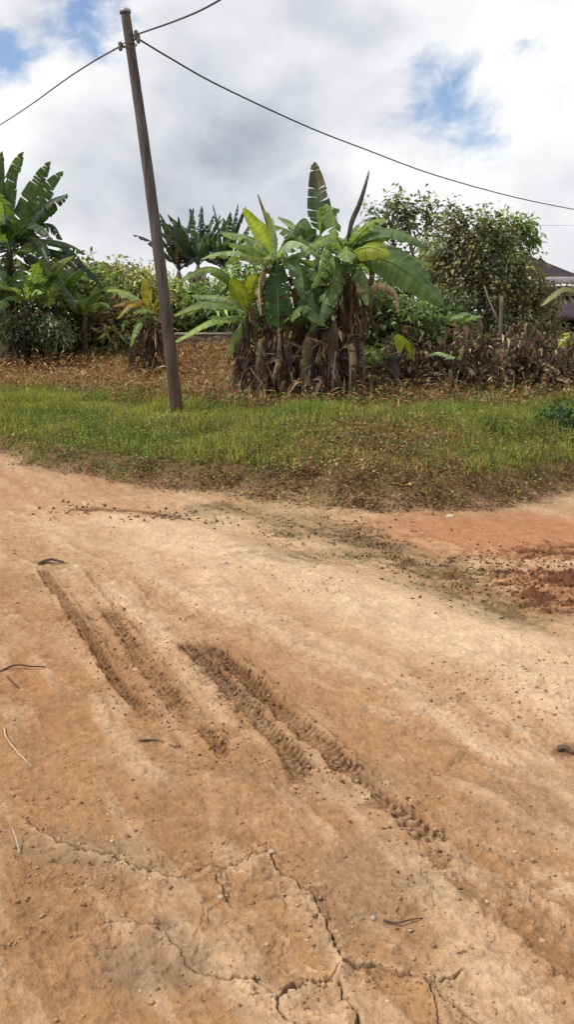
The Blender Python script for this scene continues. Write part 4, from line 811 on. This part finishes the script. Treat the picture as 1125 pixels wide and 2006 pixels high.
def stone(label, px, py, r, col, group=None):
    c_ = rp(px, py); n_ = 10; m = MB(); ph = np.linspace(0, math.pi, 7); a = np.linspace(0, 2 * math.pi, n_, endpoint=False); V_ = []
    sx, sy, sz = r * RNG.uniform(.8, 1.3), r * RNG.uniform(.7, 1.1), r * RNG.uniform(.45, .7)
    for p_ in ph:
        for a_ in a: k_ = 1 + .16 * RNG.normal() * (math.sin(p_) > .1); V_.append(c_ + [sx * math.sin(p_) * math.cos(a_) * k_, sy * math.sin(p_) * math.sin(a_) * k_, sz * (.1 + math.cos(p_))])
    q = [(i * n_ + j, (i + 1) * n_ + j, (i + 1) * n_ + (j + 1) % n_, i * n_ + (j + 1) % n_) for i in range(6) for j in range(n_)]; m.add(V_, [], q, col); o = part('stone', m, M_STONE, None, c_, smooth=False); meta(o, label, 'stone', group)
WH = c3(.46, .36, .26)
stone('white stone on the pale crest of the road left of centre', 438, 1100, .022, WH); stone('whitish stone on the road in the middle right of the crest', 655, 1160, .018, WH * .85); stone('pale stone low in the road left of the branching cracks', 432, 1758, .010, WH * .8); stone('small pale stone at the edge of the curved black twig', 732, 1800, .009, WH * .8)
stone('small white stone at the foot of the verge on the right', 882, 1012, .035, WH); stone('tiny pale stone in the left tyre track', 266, 1312, .013, WH * .9); stone('tiny white stone near the bottom edge right of centre', 760, 1962, .006, WH); stone('pale pebble at the corner of the long crack', 532, 1680, .010, WH * .8)
px_ = [(int(a), int(b)) for a, b in zip(RNG.uniform(20, 1110, 36), RNG.uniform(1180, 1960, 36))]
for a, b in px_: stone('small brown pebble lying loose on the dirt road', a, b, RNG.uniform(.003, .008), mix(TAN, PALE, RNG.uniform()) * RNG.uniform(.6, 1.15), 'small pebbles scattered on the dirt road')
mb = MB()
def crumbs(x, y, r, col):
    n = len(x); k = (np.abs(x) < 12) & (y > 1.2); x, y, r, col = x[k], y[k], r[k], col[k]; n = len(x)
    ir = np.clip(np.searchsorted(rr, np.hypot(x, y)), 0, nr - 1); it = np.clip(np.searchsorted(th, np.degrees(np.arctan2(x, y))), 0, nt - 1)
    z_ = Z[ir * nt + it] + r * .15; O = np.array([[1, 0, 0], [0, 1, 0], [-1, 0, 0], [0, -1, 0], [0, 0, .8], [0, 0, -.8]], float)
    a_ = RNG.uniform(0, 6.28, n); c_, s__ = np.cos(a_), np.sin(a_); V_ = O[None] * r[:, None, None] * RNG.uniform(.5, 1.3, (n, 6, 1)) + RNG.normal(0, .18, (n, 6, 3)) * r[:, None, None]
    X_ = V_[..., 0] * c_[:, None] - V_[..., 1] * s__[:, None]; Y_ = V_[..., 0] * s__[:, None] + V_[..., 1] * c_[:, None]
    V_ = np.stack([X_ + x[:, None], Y_ + y[:, None], V_[..., 2] + z_[:, None]], -1).reshape(-1, 3); b_ = np.arange(n)[:, None] * 6
    mb.add(V_, np.concatenate([b_ + [0, 1, 4], b_ + [1, 2, 4], b_ + [2, 3, 4], b_ + [3, 0, 4], b_ + [1, 0, 5], b_ + [2, 1, 5], b_ + [3, 2, 5], b_ + [0, 3, 5]]), None, np.repeat(col, 6, axis=0))
def along(pix, n, w, r0, r1, base):
    P = smooth_line(pix, 20); i_ = RNG.integers(0, len(P), n); x = P[i_, 0] + RNG.normal(0, w, n); y = P[i_, 1] + RNG.normal(0, w, n)
    crumbs(x, y, RNG.uniform(0, 1, n) ** 2.5 * (r1 - r0) + r0, np.asarray(base) * RNG.uniform(.55, 1.2, (n, 1)))
along([(80, 1112), (150, 1215), (232, 1345), (320, 1420)], 168, .05, .003, .009, TAN * .55)
along([(205, 1188), (285, 1300), (390, 1422), (450, 1490)], 280, .07, .003, .009, TAN * .55)
along([(390, 1262), (470, 1335), (560, 1410), (700, 1530), (860, 1660)], 440, .07, .003, .009, TAN * .55)
along([(300, 1250), (420, 1325), (500, 1405), (612, 1555)], 200, .07, .003, .008, TAN * .55)
along([(980, 1115), (1060, 1130), (1105, 1140), (1180, 1150)], 1300, .30, .004, .014, RED * .5)
along([(420, 1000), (620, 1035), (800, 1090), (960, 1180)], 700, .30, .004, .016, OLIVE)
along([(150, 1000), (330, 1022)], 220, .15, .006, .02, DARK * 1.5)
along([(545, 1975), (682, 1900), (835, 1928), (940, 2003)], 260, .03, .0015, .005, TAN)
along([(682, 1900), (522, 1672), (330, 1712), (50, 1600)], 300, .04, .0015, .006, TAN * 1.1)
for i_ in range(46):
    c_ = flat(RNG.uniform(-100, 1220), RNG.uniform(1030, 2000)); n = int(RNG.integers(20, 110)); w_ = RNG.uniform(.05, .25); x = c_[0] + RNG.normal(0, w_, n); y = c_[1] + RNG.normal(0, w_, n)
    k = verge_s(x, y) < -.1; x, y = x[k], y[k]; n = len(x); crumbs(x, y, RNG.uniform(0, 1, n) ** 3 * .008 + .0018, mix(TAN, PALE, RNG.uniform(0, 1, (n, 1))) * RNG.uniform(.6, 1.1, (n, 1)))
x, y = rand_xy(2600, -7, 6, 1.4, 9.5); k = verge_s(x, y) < .1; x, y = x[k], y[k]; n = len(x); crumbs(x, y, RNG.uniform(0, 1, n) ** 4 * .009 + .0015, mix(TAN, PALE, RNG.uniform(0, 1, (n, 1))) * RNG.uniform(.75, 1.15, (n, 1)))
wd = part('soil_crumbs', mb, M_EARTH, smooth=False); meta(wd, 'loose crumbs of dry soil scattered over the dirt road', 'soil crumbs', kind='stuff')
# ================================================================== LIGHT, SKY, CAMERA
AZ = R(-98); EL = R(50)
sd = Vector((math.sin(AZ) * math.cos(EL), math.cos(AZ) * math.cos(EL), math.sin(EL)))
sun = bpy.data.lights.new('sun', 'SUN'); sun.energy = 3.7; sun.angle = R(.5); sun.color = (1, .95, .87)
so = bpy.data.objects.new('sun', sun); COL.objects.link(so); so.rotation_euler = sd.to_track_quat('Z', 'Y').to_euler(); so.location = (0, 0, 30)
w = bpy.data.worlds.new('World'); SC.world = w; w.use_nodes = True; w.node_tree.nodes.clear(); T = NT(w.node_tree)
sky = T.new('ShaderNodeTexSky', sky_type='NISHITA'); sky.sun_disc = False; sky.sun_elevation = EL; sky.sun_rotation = AZ; sky.air_density = 1.0; sky.dust_density = .3; sky.ozone_density = 2.0
dv = T.new('ShaderNodeTexCoord').outputs['Generated']
dv = T.vmath('NORMALIZE', dv)
warp = T.new('ShaderNodeTexNoise'); T.set(warp.inputs['Vector'], dv); warp.inputs['Scale'].default_value = 5; warp.inputs['Detail'].default_value = 5
wv = T.vmath('SCALE', T.vmath('SUBTRACT', warp.outputs['Color'], (.5, .5, .5)), scale=.10)
d2 = T.vmath('ADD', dv, wv)
def dirn(px, py): v = ray(px, py); v = v / np.linalg.norm(v); return tuple(float(a) for a in v)
def spot(px, py, rpx, vec=None, sx=1.0):
    v = T.vmath('SUBTRACT', vec or d2, dirn(px, py)); v = T.vmath('MULTIPLY', v, (1 / sx, 1, 1)); ln = T.vmath('LENGTH', v, out=1); return T.mapr(ln, 0.0, rpx / FPX, 1.0, 0.0, False)
def union(l):
    r = l[0]
    for a in l[1:]: r = T.math('MAXIMUM', r, a)
    return r
sc3 = T.vmath('MULTIPLY', d2, (1, 1, 1.7))
na = T.noise(sc3, 4.0, 8, .55, .4); nb_ = T.noise(sc3, 9.0, 7, .58, .3); nc = T.noise(T.vmath('MULTIPLY', d2, (1, 1, 2.4)), 2.4, 5, .5, .2)
hole = union([spot(185, 20, 120, sx=1.1), spot(30, 120, 95), spot(865, 190, 125), spot(935, 235, 100), spot(900, 160, 80), T.math('MULTIPLY', spot(1000, 130, 70, sx=1.5), .7), spot(1050, 220, 50, sx=1.9), spot(90, -40, 130)])
hole = T.math('ADD', hole, T.math('MULTIPLY', T.math('SUBTRACT', nb_, .5), 1.9))
hole = T.math('ADD', hole, T.math('MULTIPLY', T.math('SUBTRACT', T.noise(d2, 24, 5, .6), .5), .9)); hole = T.mapr(hole, .32, .92)
zc_ = T.new('ShaderNodeSeparateXYZ'); T.l.new(dv, zc_.inputs[0])
up = T.mapr(zc_.outputs[2], .36, .6, 0, 1)
hole2 = T.math('MULTIPLY', T.mapr(na, .52, .62), up); hole = T.math('MAXIMUM', hole, hole2)
shade = union([T.math('MULTIPLY', spot(455, 295, 260, sx=1.7), 1.2), T.math('MULTIPLY', spot(590, 390, 170, sx=1.4), 1.0), T.math('MULTIPLY', spot(420, 130, 230, sx=1.5), .42), T.math('MULTIPLY', spot(200, 430, 220, sx=1.6), .4), T.math('MULTIPLY', spot(650, 30, 200, sx=1.5), .35), T.math('MULTIPLY', spot(1050, 500, 250, sx=1.6), .4), T.math('MULTIPLY', spot(30, 40, 130), .6)])
sh = T.math('ADD', T.math('MULTIPLY', shade, .85), T.math('MULTIPLY', T.math('SUBTRACT', nb_, .5), .55)); sh = T.math('ADD', sh, T.math('MULTIPLY', T.math('SUBTRACT', nc, .5), .7)); sc4 = T.vmath('MULTIPLY', d2, (1, 1, 1.35)); e0 = T.noise(T.vmath('ADD', sc4, (.03, 0, .05)), 4.6, 6, .5, .1); e1 = T.noise(T.vmath('ADD', sc4, (-.02, 0, -.03)), 4.6, 6, .5, .1)
sh = T.math('ADD', sh, T.math('MULTIPLY', T.math('SUBTRACT', e0, e1), 1.5))
sh = T.mapr(sh, .12, 1.0, 0, 1, False)
cw = T.mixc(sh, (.97, .97, .98, 1), (.41, .445, .525, 1))
hz = T.mapr(zc_.outputs[2], .0, .16, 1, 0); cw = T.mixc(T.math('MULTIPLY', hz, .45), cw, (.70, .675, .73, 1))
b1 = T.new('ShaderNodeBackground'); T.l.new(T.mixc(1.0, sky.outputs[0], (1.12, 1.08, 1.1, 1), 'MULTIPLY'), b1.inputs[0]); b1.inputs[1].default_value = .13
b2 = T.new('ShaderNodeBackground'); T.set(b2.inputs[0], cw); b2.inputs[1].default_value = 1.04
ms = T.new('ShaderNodeMixShader'); T.set(ms.inputs[0], hole); T.l.new(b2.outputs[0], ms.inputs[1]); T.l.new(b1.outputs[0], ms.inputs[2])
wo = T.new('ShaderNodeOutputWorld'); T.l.new(ms.outputs[0], wo.inputs[0])
cd = bpy.data.cameras.new('camera'); cam = bpy.data.objects.new('camera', cd); COL.objects.link(cam); cam.location = (0, 0, EYE); cam.rotation_euler = (math.pi / 2 - PITCH, 0, 0)
cd.sensor_fit = 'VERTICAL'; cd.sensor_height = 24; cd.lens = 12 / math.tan(FOV / 2); cd.clip_start = .05; cd.clip_end = 4000; SC.camera = cam
SC.view_settings.view_transform = 'Standard'; SC.view_settings.look = 'None'; SC.view_settings.exposure = 0; SC.view_settings.gamma = 1
SC.render.resolution_x = 575; SC.render.resolution_y = 1024
SC.cycles.use_denoising = True
